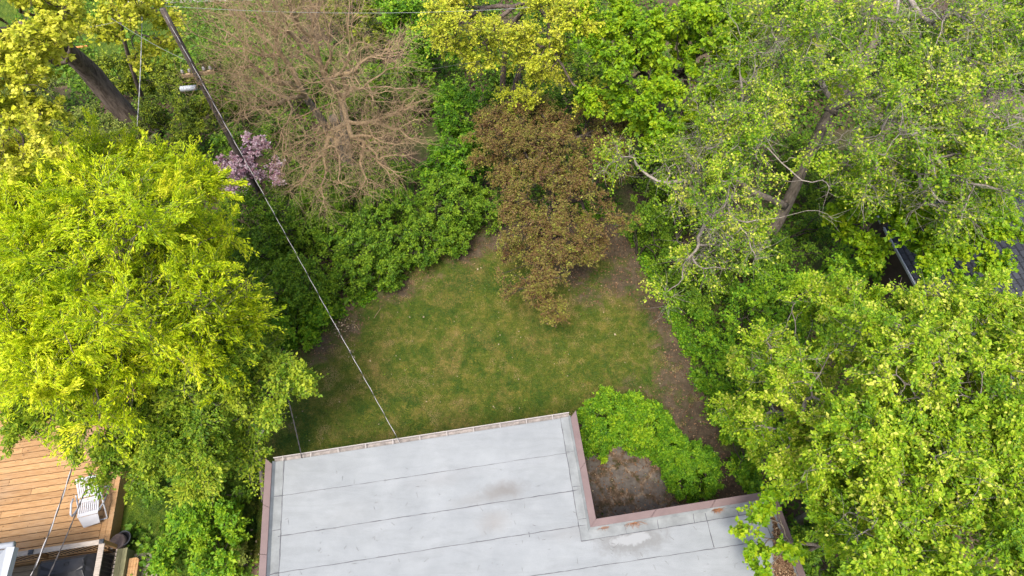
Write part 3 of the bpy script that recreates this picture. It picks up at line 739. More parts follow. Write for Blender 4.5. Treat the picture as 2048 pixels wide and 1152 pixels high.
mb = MB(); V = [cp(-.27, -.43, .39), cp(.27, -.43, .39), cp(.22, -.62, .16), cp(-.22, -.66, .16)]
mb.add([v for v in V]+[v+Vector((0, 0, -.025)) for v in V], [[0, 1, 2, 3][::-1], [4, 5, 6, 7], [0, 1, 5, 4], [1, 2, 6, 5], [2, 3, 7, 6], [3, 0, 4, 7]]); mb.build('foot_panel', M['plastic'], ch, bevel=.006)
for s in (-1, 1):
    mb = MB(); mb.tube([cp(s*.36, -.38, .50), cp(s*.365, -.34, .58), cp(s*.365, -.05, .60), cp(s*.35, .10, .56)], .026, 8); mb.build('armrest', M['plastic'], ch, smooth=True)
    mb = MB(); mb.tube([cp(s*.33, .22, .48), cp(s*.34, -.10, .30), cp(s*.34, -.50, .02)], .022, 8); mb.build('leg', M['plastic'], ch, smooth=True)
    mb = MB(); mb.tube([cp(s*.36, -.38, .50), cp(s*.35, -.05, .25), cp(s*.33, .45, .02)], .022, 8); mb.build('leg', M['plastic'], ch, smooth=True)
for v, z in ((-.50, .03), (.45, .03)):
    mb = MB(); mb.tube([cp(-.34, v, z), cp(.34, v, z)], .02, 8); mb.build('crossbar', M['plastic'], ch, smooth=True)

# neighbour's roof corner with white gutter at lower left
M['shingle_l'] = simple('pale_grey_shingle', (.24, .255, .28), .85, .18, 12)
M['mint'] = simple('mint_siding', (.30, .36, .32), .7, .1, 3)
M['whitep'] = simple('white_trim', (.42, .44, .47), .4, .05, 4)
nh = PX(22, 1088, 3.2); nb = empty('neighbour_house', (nh.x, nh.y, 0), 'pale green sided house with grey shingles and thick white gutter at the lower left corner', 'house', rz=R(7.5))
def nk(u, v, z): return Vector((nh.x, nh.y, 0))+U*u+Vv*v+Vector((0, 0, z))
mb = MB(); mb.prism([nk(-6, -7, 0), nk(-.9, -7, 0), nk(-.9, -1.5, 0), nk(-6, -1.5, 0)], 0, 2.95); mb.build('wall', M['mint'], nb)
mb = MB()
for k in range(14):
    a0, a1 = -.10-k*.24, -.10-(k+1)*.24; z0, z1 = 3.16+k*.09, 3.16+(k+1)*.09
    V = [nk(-6, a0, z0), nk(-.10-k*.10, a0, z0), nk(-.20-k*.10, a1, z1), nk(-6, a1, z1)]
    mb.add(V+[v-Vector((0, 0, .03)) for v in V], [[0, 1, 2, 3], [7, 6, 5, 4], [0, 4, 5, 1], [1, 5, 6, 2], [3, 2, 6, 7]])
mb.build('roof', M['shingle_l'], nb)
mb = MB(); mb.tube([nk(-6, -.0, 3.13), nk(.03, 0, 3.13)], .075, 12); mb.build('gutter', M['whitep'], nb, smooth=True)
mb = MB(); V = [nk(-.08, -.08, 3.18), nk(.05, -.08, 3.12), nk(-.15, -1.7, 3.12), nk(-.75, -1.7, 3.75)]
V = [nk(-.09, -.06, 3.19), nk(.06, -.06, 3.14), nk(.0, -3.4, 3.14), nk(-1.55, -3.4, 4.45)]
mb.add(V+[v-Vector((0, 0, .16)) for v in V], [[0, 3, 2, 1], [4, 5, 6, 7], [0, 1, 5, 4], [1, 2, 6, 5], [2, 3, 7, 6], [3, 0, 4, 7]]); mb.build('barge_board', M['whitep'], nb)
mb = MB(); mb.box(nk(-.42, -.95, .1), nk(-.42, -.95, 3.05), .09, .07, up=(0, 1, 0)); mb.build('downspout', M['whitep'], nb)

# ================================================================== SLATE ROOF AT RIGHT
sA = PX(1752, 425, 2.9); sB = PX(1824, 556, 2.9); sd_ = (sB-sA).normalized(); sn = Vector((-sd_.y, sd_.x, 0))
if sn.x < 0: sn = -sn
SO = sA-sd_*.1
m_, t_, b_ = newmat('slate_shingles')
bk = t_.nodes.new('ShaderNodeTexBrick'); bk.inputs['Scale'].default_value = 1; bk.inputs['Brick Width'].default_value = .24; bk.inputs['Row Height'].default_value = .15
bk.inputs['Mortar Size'].default_value = .012; bk.inputs['Color1'].default_value = (.028, .031, .040, 1); bk.inputs['Color2'].default_value = (.052, .056, .068, 1); bk.inputs['Mortar'].default_value = (.015, .016, .02, 1)
t_.links.new(mapv(t_, objc(t_), (1, 1, 1)), bk.inputs['Vector'])
c_ = mixc(t_, .5, bk.outputs['Color'], ramp(t_, noise(t_, 30, 4, .7, objc(t_)), [(.3, (.6, .6, .6)), (.7, (1.4, 1.4, 1.4))]), 'MULTIPLY')
t_.links.new(c_, b_.inputs['Base Color']); b_.inputs['Roughness'].default_value = .85; M['slate'] = m_
M['brownwall'] = simple('dark_brown_siding', (.07, .05, .04), .8, .25, 4)
sh = empty('slate_roofed_house', (SO.x, SO.y, 0), 'house with dark slate grey shingle roof under the green branches at right', 'house', rz=math.atan2(sd_.y, sd_.x))
def sk(u, v, z): return Vector((SO.x, SO.y, 0))+sd_*u+sn*v+Vector((0, 0, z))
mb = MB(); mb.prism([sk(.05, .25, 0), sk(9, .25, 0), sk(9, 8.7, 0), sk(.05, 8.7, 0)][::-1], 0, 2.85); mb.build('wall', M['brownwall'], sh)
mb = MB(); sl = .36
for k in range(30):
    v0, v1 = .02+k*.15, .02+(k+1)*.15+.004; z0 = 2.93+v0*sl; z1 = 2.93+v1*sl
    V = [sk(-.1, v0, z0+.014), sk(9.3, v0, z0+.014), sk(9.3, v1, z1+.001), sk(-.1, v1, z1+.001)]
    mb.add(V+[sk(-.1, v0, z0-.05), sk(9.3, v0, z0-.05), sk(9.3, v1, z1-.05), sk(-.1, v1, z1-.05)], [[0, 1, 2, 3], [7, 6, 5, 4], [4, 5, 1, 0], [5, 6, 2, 1], [7, 4, 0, 3], [6, 7, 3, 2]])
mb.build('roof', M['slate'], sh)
mb = MB(); V = [sk(-.1, 4.55, 4.56), sk(9.3, 4.55, 4.56), sk(9.3, 9.0, 2.93), sk(-.1, 9.0, 2.93)]
mb.add(V+[q-Vector((0, 0, .05)) for q in V], [[0, 1, 2, 3], [7, 6, 5, 4], [0, 4, 5, 1], [2, 6, 7, 3], [1, 5, 6, 2], [3, 7, 4, 0]]); mb.build('rear_roof', M['slate'], sh)
mb = MB(); mb.tube([sk(-.1, -.03, 2.93), sk(3.2, -.03, 2.93)], .028, 8); mb.box(sk(-.1, .03, 2.86), sk(3.2, .03, 2.86), .11, .06); mb.build('gutter', M['whitep'], sh)

# ================================================================== UTILITY POLE AND CABLES
M['polewood'] = barkmat('pole_wood', (.06, .048, .04), (.17, .14, .12), 14)
M['alu'] = simple('grey_aluminium', (.45, .48, .52), .4, .1, 4)
PH = 8.6
pt = PX(325, 18, PH)
pole = empty('utility_pole', (pt.x, pt.y, 0), 'brown wooden utility pole rising past the bare tree at upper left', 'utility pole')
mb = MB(); mb.tube([(pt.x, pt.y, z) for z in np.linspace(0, PH, 12)], [.115-.003*i for i in range(12)], 14); mb.build('pole', M['polewood'], pole, smooth=True)
# crossarm and cable enclosure placed at the height where they meet the pole
def at_pole(py):
    best = min(np.linspace(0.3, PH, 400), key=lambda z: abs(_prj((pt.x, pt.y, z))[1]-py)); return best
def _prj(p):
    d = Vector(p)-Vector((0, 0, CAM_H)); k = FPX/d.dot(fw); return (1024+d.dot(rt)*k, 576-d.dot(up)*k)
zc = at_pole(151); a = PX(365, 152, zc); b = PX(429, 143, zc)
sh_ = Vector((pt.x, pt.y, zc))-a.lerp(b, .5); 
mb = MB(); mb.box(a, b, .09, .11); ca_ = mb.build('crossarm', M['bark_tan'], pole, bevel=.005)
for f, s in ((.06, 1), (.28, -1), (.72, 1), (.92, -1)):
    q = a.lerp(b, f); mb = MB(); mb.lathe(q+Vector((0, 0, .055)), [(.02, 0), (.02, .05), (.045, .06), (.05, .10), (.03, .12), (.04, .15), (.01, .16)], 10); mb.build('insulator', M['white'], pole, smooth=True)
ze = at_pole(180); a = PX(360, 178, ze); b = PX(393, 175, ze); c = Vector((pt.x, pt.y, ze))
mb = MB(); mb.tube([a, a.lerp(b, .04), a.lerp(b, .96), b], [.05, .085, .085, .05], 14); mb.build('cable_enclosure', M['alu'], pole, smooth=True)
mb = MB(); mb.tube([a.lerp(b, .7), c], .018, 6); mb.build('enclosure_arm', M['black'], pole)
def cable(name, a, b, sag, r, label, mat, twist=False, mat2=None, group=None, n=60):
    a = Vector(a); b = Vector(b)
    def at(t): p = a.lerp(b, t); return p-Vector((0, 0, sag*4*t*(1-t)))
    root = empty(name, a, label, 'cable', group)
    if not twist:
        mb = MB(); mb.tube([at(i/n) for i in range(n+1)], r, 5); mb.build('strand', mat, root, smooth=True); return root
    L_ = (b-a).length; turns = L_/twist; nn = int(turns*10); s = (b-a).normalized().cross(Vector((0, 0, 1))).normalized()
    for ph, mt in ((0, mat), (math.pi, mat2)):
        mb = MB(); P = []
        for i in range(nn+1):
            t = i/nn; th = 2*math.pi*turns*t+ph; P.append(at(t)+(s*math.cos(th)+Vector((0, 0, 1))*math.sin(th))*r*.95)
        mb.tube(P, r, 5); mb.build('strand', mt, root, smooth=True)
    return root
M['cablew'] = simple('pale_cable', (.42, .40, .39), .4, .1, 5)
M['cabled'] = simple('dark_cable', (.05, .045, .045), .5, .1, 5)
M['cableg'] = simple('grey_cable', (.28, .30, .29), .5, .1, 5)
hp = PX(800, 886, RZ+.05)
cable('service_cable', PX(326, 22, PH-.1), hp, .12, .0062, 'twisted black and white cable running from the pole over the lawn to the grey roof', M['cablew'], .62, M['cabled'])
cable('service_cable', PX(284, 34, 7.5), PX(274, 252, 5.0), .05, .009, 'thin twisted pale cable hanging in front of the big dark trunk', M['cablew'], .5, M['cableg'])
cable('service_cable', PX(160, 880, 4.8), PX(62, 1152, 3.5), .10, .012, 'thick twisted cable crossing the deck to the white gutter', M['cablew'], .8, M['cabled'])
cable('overhead_wire', PX(222, 840, 4.6), PX(82, 1185, 3.2), .10, .009, 'dark twisted wire crossing the deck and the chair back', M['cabled'], .5, M['cabled'])
cable('overhead_wire', PX(577, 800, 4.6), PX(604, 916, RZ+.05), .03, .009, 'dark paired wire reaching the roof near its left corner', M['cabled'], .4, M['cabled'])
cable('overhead_wire', PX(222, 36, 8.2), PX(372, 120, zc+.4), .12, .007, 'grey wire slanting down to the pole across the back lawn', M['cableg'])
cable('overhead_wire', PX(125, 62, 7.8), PX(228, 45, 8.0), .02, .005, 'faint pale wire above the back lawn swing', M['cableg'])
cable('overhead_wire', PX(330, 12, PH), PX(1060, 15, 8.0), .2, .0045, 'faint pale wire along the top above the bare tree', M['cableg'])
cable('overhead_wire', PX(640, 158, 6.6), PX(960, 122, 6.6), .1, .005, 'faint dark wire beyond the bare tree towards the yellow crown', M['cabled'])

# swing on the back lawn
M['orange'] = simple('orange_wood', (.50, .20, .06), .6, .3, 6)
a, b, ap = PX(134, 97, .5), PX(175, 92, .5), PX(154, 64, 1.1)
sw = empty('garden_swing', ((a.x+b.x)/2, (a.y+b.y)/2, 0), 'small swing with black straps and orange wooden bar on the back lawn', 'swing')
mb = MB(); mb.tube([a, b], .045, 8); mb.build('bar', M['orange'], sw)
for q in (a, b):
    mb = MB(); mb.box(q, ap, .02, .05); mb.build('strap', M['black'], sw)
mb = MB(); mb.tube([ap, ap+Vector((-.3, .2, 4.5))], .006, 5); mb.build('rope', M['black'], sw)

# ================================================================== VEGETATION
def under(px, py, z, zz=0, r=.1):   # world point straight below a crown point
    p = PX(px, py, z); return ('w', p.x, p.y, zz, r)
QL = 1.0
V_ = vegetation
# --- big bright tree, left
V_('honey_locust', 'large bright yellow green feathery tree filling the left side above the deck', 'tree',
   [[under(250, 560, 6, 0, .32), under(245, 560, 6, 2.2, .27), under(240, 540, 6, 3.6, .22)]],
   [(110, 400, 7.4, 1.45), (230, 350, 7.2, 1.2), (330, 370, 7.0, 1.1), (240, 500, 8.8, 1.9), (70, 560, 8.0, 1.7), (385, 490, 7.0, 1.2), (150, 680, 7.6, 1.6), (330, 650, 7.6, 1.5), (430, 620, 6.3, 1.0),
    (60, 740, 6.8, 1.3), (470, 700, 5.6, .8), (250, 780, 6.6, 1.2), (20, 470, 7.6, 1.3), (400, 400, 6.6, .8)],
   'bright', int(380000*QL), .075, dens=13, clump=7, sg=.15, leafy=.92, bark='bark_grey', seed=11, width=.17, m=5, tl=.7, droop=.1, jit=.035, align=.85, spread=.7, rt=.007, tvar=.2)
V_('leaning_tree', 'softer green feathery tree spreading between the deck and the grey roof', 'tree',
   [[(425, 960, 0, .13), (418, 925, 1.2, .11), (405, 880, 2.6, .09)]],
   [(400, 800, 5.0, 1.3), (280, 860, 5.0, 1.2), (340, 930, 4.2, 1.0), (185, 850, 5.4, .8), (470, 850, 4.2, .8), (430, 760, 5.4, 1.1), (250, 930, 4.4, .7), (100, 850, 6.0, .8), (480, 640, 4.6, .8), (440, 940, 3.4, .8), (475, 930, 3.0, .55), (500, 850, 3.4, .5)],
   'mid', int(125000*QL), .068, align=.7, dens=11, sg=.14, leafy=.85, bark='bark_grey', seed=12, width=.28, m=5, tl=.45, rt=.006, bias=.05)
V_('slender_tree', 'slender small tree with pale thin trunk beside the roof corner', 'tree',
   [[(527, 1000, 0, .06), (521, 930, 1.8, .05), (517, 880, 3.0, .045)]],
   [(555, 765, 4.6, .62), (520, 820, 4.2, .5), (500, 740, 4.8, .6), (590, 770, 4.3, .3), (530, 700, 4.2, .5)],
   'mid', int(17000*QL), .07, dens=22, bark='bark_pale', seed=13, m=5, tl=.35, rt=.005, bias=.15)
# --- yellow tree in the top left corner, with its massive trunk
V_('old_maple', 'old tree with massive dark leaning trunk and pale yellow young leaves at the top left', 'tree',
   [[(300, 275, 0, .44), (232, 205, 2.0, .38), (170, 135, 4.0, .34), (105, 80, 6.2, .30), (50, 60, 8.0, .24)]],
   [(50, 60, 11.0, 1.4), (90, 20, 10.5, .8), (20, 170, 10.5, 1.2), (75, 180, 10.0, .7), (30, 280, 9.5, .9), (90, 110, 10, .5)],
   'yellow', int(30000*QL), .07, dens=15, leafy=.7, bark='bark_brown', seed=21, lobed=True, m=4, tl=.3, rt=.007, jit=.03, bias=.05)
V_('grey_twigged_tree', 'thinly leaved grey twigged tree below the pale yellow crown at the left edge', 'tree',
   [[under(120, 270, 5, 0, .12), under(115, 265, 5, 2.0, .10), (120, 290, 4.0, .07)]],
   [(60, 340, 6.0, .9), (120, 310, 5.4, .75), (60, 270, 6.2, .8), (170, 270, 4.6, .5)],
   'mid', int(13000*QL), .06, dens=22, bark='bark_grey', seed=22, m=8, tl=.45, rt=.006, bias=.25)
V_('sapling', 'young tree with thin dark trunk and sparse yellow leaves near the back lawn', 'tree',
   [[(303, 232, 0, .09), (275, 170, 2.0, .08), (248, 80, 4.4, .07), (238, 20, 6.0, .06)]],
   [(260, 40, 7.2, .8), (310, 30, 7.0, .7), (330, 100, 6.2, .55), (285, 110, 6.0, .5), (190, 60, 7.4, .5), (240, 10, 8, .8)],
   'yellow', int(5200*QL), .085, dens=18, bark='bark_brown', seed=23, lobed=True, m=4, tl=.3, rt=.006, jit=.03)
# --- bare brown tree
V_('bare_tree', 'leafless tan brown tree with widely spreading fine twigs at upper left of centre', 'tree',
   [[(700, 330, 0, .24), (685, 275, 1.4, .21), (665, 235, 2.6, .17)], [(690, 315, .3, .17), (650, 250, 2.0, .14), (612, 195, 3.6, .11)], [(702, 320, .3, .13), (690, 255, 2.2, .11), (682, 200, 3.6, .09)]],
   [(560, 90, 7.0, 1.7, 1.3), (460, 150, 6.0, 1.1), (640, 40, 7.4, 1.5, 1.2), (520, 190, 5.6, 1.2), (720, 130, 6.4, 1.4), (800, 250, 4.6, 1.0), (640, 330, 4.4, 1.1), (740, 340, 3.9, .9), (830, 200, 4.4, .6), (560, 20, 8.0, 1.5), (760, 300, 4.2, .9), (600, 360, 3.9, .7), (630, 430, 3.2, .45), (700, 220, 5.0, 1.3), (600, 270, 4.8, 1.0), (790, 90, 5.5, .5), (450, 40, 7.0, 1.0)],
   'olive', int(3000*QL), .035, dens=12, clump=3, sg=.27, bark='bark_tan', trunk_bark='bark_grey', seed=31, m=6, tl=.8, rt=.0084, spread=.42, sway=.12, sub_r=.0045, frac=(.25, .5))
# --- pink blossom
V_('blossom_tree', 'small crab apple in pale pink blossom at the foot of the pole', 'tree',
   [[under(490, 340, 2.0, 0, .06), under(490, 335, 2.0, .7, .05), (490, 340, 1.3, .04)]],
   [(515, 280, 2.7, .42), (478, 330, 2.6, .62), (535, 345, 2.5, .5), (465, 375, 2.2, .42), (500, 310, 2.8, .4)],
   'pink', int(6500*QL), .06, leafy=.75, dens=50, bark='bark_brown', seed=41, lobed=True, m=4, tl=.25, rt=.005, jit=.02, flat=.5, bias=.08, tvar=.28)
# --- yellow sparse trees, top centre
V_('twin_trunk_tree', 'tall tree with dark trunk and loose pale yellow leaves at top centre', 'tree',
   [[(1012, 250, 0, .13), (1006, 160, 2.2, .11), (1020, 60, 4.6, .09), (1066, 5, 6.2, .07)], [(1010, 240, .1, .10), (1030, 170, 2.0, .08), (1052, 120, 3.6, .06)]],
   [(930, 30, 7.4, 1.1), (990, 60, 6.6, .8), (1080, 90, 6.2, .8), (1120, 130, 5.2, .75), (1060, 180, 4.4, .7), (900, 80, 6.5, .8), (960, 110, 6, .6), (1140, 40, 7, .9), (1100, 10, 7, .8), (1030, 110, 5.6, .6), (1180, 200, 4.6, .6), (1010, 190, 4, .5)],
   'yellow', int(42000*QL), .06, dens=17, leafy=.75, bark='bark_brown', seed=51, m=5, tl=.4, rt=.007, jit=.03, bias=-.12, width=.4)
V_('fresh_maple', 'dense fresh green broad leaved tree at top right of centre', 'tree',
   [[under(1330, 150, 5.5, 0, .2), under(1330, 150, 5.5, 1.8, .17), (1330, 190, 3.2, .13)]],
   [(1250, 90, 6.4, 1.5), (1360, 60, 6.8, 1.5), (1330, 190, 5.6, 1.4), (1440, 140, 6.0, 1.2), (1220, 190, 5.0, .8), (1420, 240, 4.6, .9), (1280, 270, 4.4, .8), (1180, 30, 6.8, 1.0), (1470, 30, 6.8, 1.0), (1360, 300, 4.0, .8)],
   'maple', int(85000*QL), .09, align=.5, dens=10, clump=5, leafy=.85, bark='bark_dark', seed=52, m=4, tl=.4, rt=.007, width=.38, droop=.35, jit=.03)
# --- bronze crabapple
V_('bronze_crabapple', 'crab apple with bronze purple and olive leaves leaning over the lawn', 'tree',
   [[(1110, 470, 0, .14), (1110, 440, .9, .12), (1110, 410, 1.7, .10)]],
   [(1010, 270, 3.6, 1.15), (1090, 300, 3.9, 1.2), (1170, 270, 3.4, 1.1), (1060, 240, 3.4, .9), (1240, 270, 3.2, .8), (980, 330, 3.0, .6), (970, 250, 3.2, .6), (1060, 380, 3.7, 1.1), (1160, 370, 3.6, 1.0), (1130, 470, 3.2, 1.05), (1205, 450, 2.9, .75), (1050, 550, 2.8, .9), (1100, 540, 3.0, .9), (1090, 600, 2.4, .65), (1010, 340, 3.2, .7), (1020, 500, 2.6, .5), (1230, 330, 3, .7), (1112, 640, 2.2, .28), (1000, 250, 3.4, .7), (1180, 520, 2.6, .5), (1050, 450, 3.2, .9)],
   'purple', int(140000*QL), .05, dens=24, sg=.16, leafy=.9, bark='bark_dark', seed=61, m=5, tl=.3, rt=.006, jit=.03, width=.3, tvar=.2)
# --- great grey-twigged tree, right
V_('tall_grey_tree', 'tall tree with thick grey leaning trunk and sparse leaves over bare twigs at upper right', 'tree',
   [[(1515, 520, 0, .22), (1575, 405, 2.6, .19), (1622, 300, 4.6, .165), (1665, 215, 5.8, .14)], [(1660, 225, 5.7, .16), (1740, 100, 7.0, .13), (1800, -10, 8.2, .11)], [(1640, 260, 5.2, .13), (1690, 160, 6.4, .11), (1765, 0, 8.0, .09)], [(1570, 410, 2.6, .12), (1500, 380, 3.8, .09), (1440, 330, 4.6, .07)]],
   [(1480, 290, 6.4, 1.4), (1810, 240, 8.0, 1.7), (1920, 100, 8.6, 1.6), (1980, 300, 8.0, 1.4), (1560, 80, 8.0, 1.5), (1420, 400, 5.2, 1.1), (1360, 340, 5.0, .9), (1480, 480, 4.4, 1.0), (1390, 520, 3.6, .7), (1730, 360, 6.6, 1.1), (1340, 600, 2.8, .35), (1540, 200, 7.0, 1.1), (2020, 30, 9, 1.2), (1900, 380, 7.0, 1.0), (1250, 310, 4.6, .7), (1760, 50, 9.0, .9), (1700, 130, 8.2, .6)],
   'birch', int(105000*QL), .056, dens=11, clump=3, sg=.28, leafy=.55, bark='bark_pale', trunk_bark='bark_grey', seed=71, m=7, tl=.65, rt=.008, spread=.6, sway=.2, width=.4, jit=.05, bias=.0, tvar=.28, sub_r=.0052)
# --- tree over the slate roof
V_('roof_side_maple', 'green maple with thin dark trunk spreading over the slate roof', 'tree',
   [[(1700, 540, 0, .12), (1728, 500, 1.6, .10), (1775, 440, 3.2, .085), (1810, 395, 4.3, .07)]],
   [(1790, 440, 5.2, .75), (1860, 480, 5.0, .8), (1900, 400, 5.2, .8), (1740, 400, 4.8, .6), (1950, 460, 5.0, .7), (1720, 500, 3.6, .6), (1850, 350, 5.4, .7), (1980, 380, 5.4, .6), (1690, 430, 3.6, .6), (1900, 540, 5, .7), (1985, 520, 5, .5), (2030, 460, 5.4, .6), (2020, 360, 5.4, .6), (1830, 420, 5.2, .7)],
   'maple', int(46000*QL), .08, dens=19, bark='bark_dark', seed=81, m=4, tl=.35, rt=.006, lobed=True, jit=.03, droop=.2)
# --- lime tree, lower right
V_('lime_birch', 'large lime green tree with pale branches filling the lower right corner', 'tree',
   [[under(1830, 850, 5, 0, .26), under(1830, 840, 5, 2.0, .22), under(1850, 830, 5, 4.0, .17), (1870, 900, 5.2, .13)], [under(1760, 950, 5, .2, .16), under(1745, 950, 5, 2.5, .13), (1740, 950, 4.5, .09)]],
   [(1650, 640, 6.0, 1.1), (1780, 630, 7.0, 1.1), (1900, 660, 7.6, 1.2), (1560, 760, 5.4, 1.1), (1680, 780, 7.0, 1.4), (1840, 780, 8.2, 1.6), (1980, 800, 8.4, 1.5), (1575, 880, 5.0, .8), (1665, 940, 6.0, 1.0), (1700, 1010, 5.6, .8), (1790, 960, 7.6, 1.55), (1940, 980, 8.0, 1.6), (1760, 1110, 6.4, 1.1), (1870, 1120, 7.8, 1.5), (2020, 680, 8.0, 1.1), (1480, 830, 3.6, .6), (2030, 1120, 8, 1.3), (1500, 760, 4.2, .6), (1515, 900, 3.6, .45)],
   'birch', int(360000*QL), .059, align=.7, dens=12, clump=5, sg=.14, leafy=.8, bark='bark_pale', seed=91, m=5, tl=.45, rt=.007, width=.34, droop=.3, jit=.04, bias=.07)
V_('overhanging_tree', 'small tree whose leafy sprays hang over the east edge of the grey roof', 'tree',
   [[under(1660, 1080, 3, 0, .09), under(1655, 1080, 3, 2.2, .07), (1640, 1090, 4.0, .05)]],
   [(1530, 1020, 4.6, .38), (1510, 1060, 4.6, .3), (1520, 1130, 4.4, .35), (1570, 1100, 4.5, .3), (1655, 1060, 4.2, .4), (1535, 985, 4.8, .32)],
   'maple', int(3600*QL), .085, dens=26, bark='bark_grey', seed=92, m=4, tl=.22, rt=.005, jit=.015, width=.42)

# --- hedges and shrubs: every bush is a thing of its own
def shrub(label, lobes, leaf='hedge', n=9000, seed=0, name='shrub', size=.065, group=None, dens=34, bark='bark_dark', m=4, tl=.22, **kw):
    c = PX(lobes[0][0], lobes[0][1], lobes[0][2]); r = lobes[0][3]
    rr = random.Random(seed); st = []
    for k in range(4):
        a = k*1.57+rr.uniform(0, 1); s = .35*r
        st.append([('w', c.x+.08*math.cos(a), c.y+.08*math.sin(a), 0, .03), ('w', c.x+s*.5*math.cos(a), c.y+s*.5*math.sin(a), c.z*.35, .026), ('w', c.x+s*math.cos(a), c.y+s*math.sin(a), c.z*.65, .02)])
    return V_(name, label, 'shrub', st, lobes, leaf, int(n*QL), size, dens=dens, bark=bark, seed=seed, m=m, tl=tl, rt=.005, group=group, crown='foliage', jit=.03, **kw)
G1 = 'dark green shrubs along the left lawn edge'
shrub('rounded dark green shrub under the cable left of the lawn', [(575, 580, 1.4, 1.15, 1.2), (530, 510, 1.5, 1.0, 1.1), (610, 570, 1.2, .95, 1.1), (640, 600, .8, .6, .7)], n=42000, seed=101, dome=True, flat=.6, bias=.18, group=G1)
shrub('low bright leaved shrub at the left lawn corner', [(575, 640, .9, .95, .9), (625, 620, .8, .6, .8), (540, 670, .8, .7, .8)], 'privet', n=19000, bias=.05, seed=102, size=.09, group=G1)
shrub('dense dark green shrub below the drooping bare branch', [(640, 440, 1.6, 1.1, 1.2), (580, 450, 1.5, .9, 1.1), (690, 480, 1.4, 1.0, 1.1)], n=34000, bias=.16, seed=103, dome=True, flat=.6, group=G1)
shrub('largest dark hedge bush at the middle of the left lawn edge', [(780, 450, 1.6, 1.2, 1.3), (730, 510, 1.3, 1.0, 1.1), (840, 480, 1.1, .9, 1.0), (780, 540, .8, .75, .8), (700, 560, .7, .6, .7)], n=46000, bias=.14, seed=104, dome=True, flat=.6, group=G1)
shrub('dark hedge bush nearest the bronze crab apple', [(900, 410, 1.5, 1.1, 1.2), (970, 420, 1.0, .75, .9), (900, 470, .8, .7, .8)], n=32000, bias=.14, seed=105, dome=True, flat=.6, group=G1)
shrub('tall dark shrub beneath the pink blossom', [(500, 440, 1.6, 1.0, 1.2), (480, 500, 1.4, .8, 1.1)], n=20000, bias=.18, seed=106, dome=True, flat=.6, group=G1)
shrub('upright green shrub behind the hedge left of the crab apple', [(900, 290, 2.2, 1.1, 1.6), (930, 220, 2.4, 1.0, 1.5), (880, 350, 1.8, .9, 1.2), (950, 340, 1.5, .7, 1.0)], 'privet', n=30000, seed=107, bias=-.15, size=.08)
shrub('green bushes seen through the bare tree', [(700, 380, 1.3, 1.0, 1.0), (780, 380, 1.2, 1.0, 1.0), (640, 360, 1.2, .9, .9), (590, 380, 1.2, .8, .9)], 'hedge', n=20000, seed=108, bias=.1)
shrub('bright green shrub behind the bare tree at top centre', [(820, 60, 2.2, 1.2, 1.6), (860, 110, 2.0, 1.0, 1.4), (790, 20, 2.3, 1.0, 1.4)], 'privet', n=17000, seed=109, size=.10)
shrub('dark green shrub below the bright one at top centre', [(830, 170, 1.4, 1.0, 1.1), (900, 190, 1.2, .8, 1.0), (760, 190, 1.2, .9, 1.0)], 'hedge', n=16000, seed=110, bias=.1, size=.09)
shrub('yellow green bush at the top behind the bare tree', [(690, 10, 2, 1.1, 1.3), (620, 20, 1.8, 1.0, 1.2), (740, 60, 1.6, .9, 1.1)], 'thuja', n=14000, seed=111, size=.09)
shrub('green undergrowth shrub below the street side of the bare tree', [(640, 150, 1, 1.3, .9), (560, 180, 1, 1.2, .9), (700, 230, .9, 1.0, .8), (560, 270, .9, 1.0, .8)], 'hedge', n=20000, seed=112, size=.08, bias=.05)
shrub('yellowish conifer hedge in front of the back lawn', [(240, 150, 1.2, 1.0, .9), (310, 150, 1.2, .9, .9), (190, 140, 1.2, .7, .9), (365, 160, 1.2, .8, .9)], 'thuja', n=22000, seed=113, name='conifer_hedge', size=.07)
shrub('mossy green shrub left of the pole below its cross arm', [(350, 230, 1.8, 1.1, 1.2), (420, 210, 1.4, .8, 1.0), (390, 260, 1.4, .8, 1.0)], 'thuja', n=22000, seed=114, size=.06, bias=-.1)
shrub('green shrub right of the pole', [(450, 200, 1.2, .9, 1.0), (430, 120, 1.2, .9, 1.0), (470, 290, 1.2, .7, 1.0)], 'hedge', n=12000, seed=115, size=.08, bias=.15)
shrub('grey green bush under the leaning trunk', [(180, 260, 1.2, 1.0, .9), (110, 300, 1.6, 1.2, 1.2), (280, 290, 1.4, .9, 1.0), (60, 200, 1.4, 1.3, 1.0)], 'olive', n=22000, seed=116, size=.07)
shrub('green bush at the left edge between deck and bright tree', [(20, 790, 1.5, .9, 1.1), (60, 700, 1.6, 1.2, 1.2), (-30, 720, 1.6, 1.0, 1.2)], 'hedge', n=12000, seed=117)
shrub('fresh green shrub on the side lawn beside the deck', [(420, 1050, 1.2, .75, 1.0), (370, 1070, 1.1, .6, .9), (440, 1120, 1.0, .6, .9), (340, 1110, .8, .5, .7)], 'privet', n=24000, seed=118, size=.075, bias=.1)
shrub('low dark green shrub under the feathery tree by the deck', [(330, 960, .8, .8, .7), (410, 960, .9, .7, .8), (470, 1000, .6, .4, .5)], 'hedge', n=12000, seed=119, bias=.1)
shrub('small grey green plant at the bottom of the side lawn', [(480, 1120, .5, .35, .4)], 'olive', n=2500, seed=120, bias=.2)
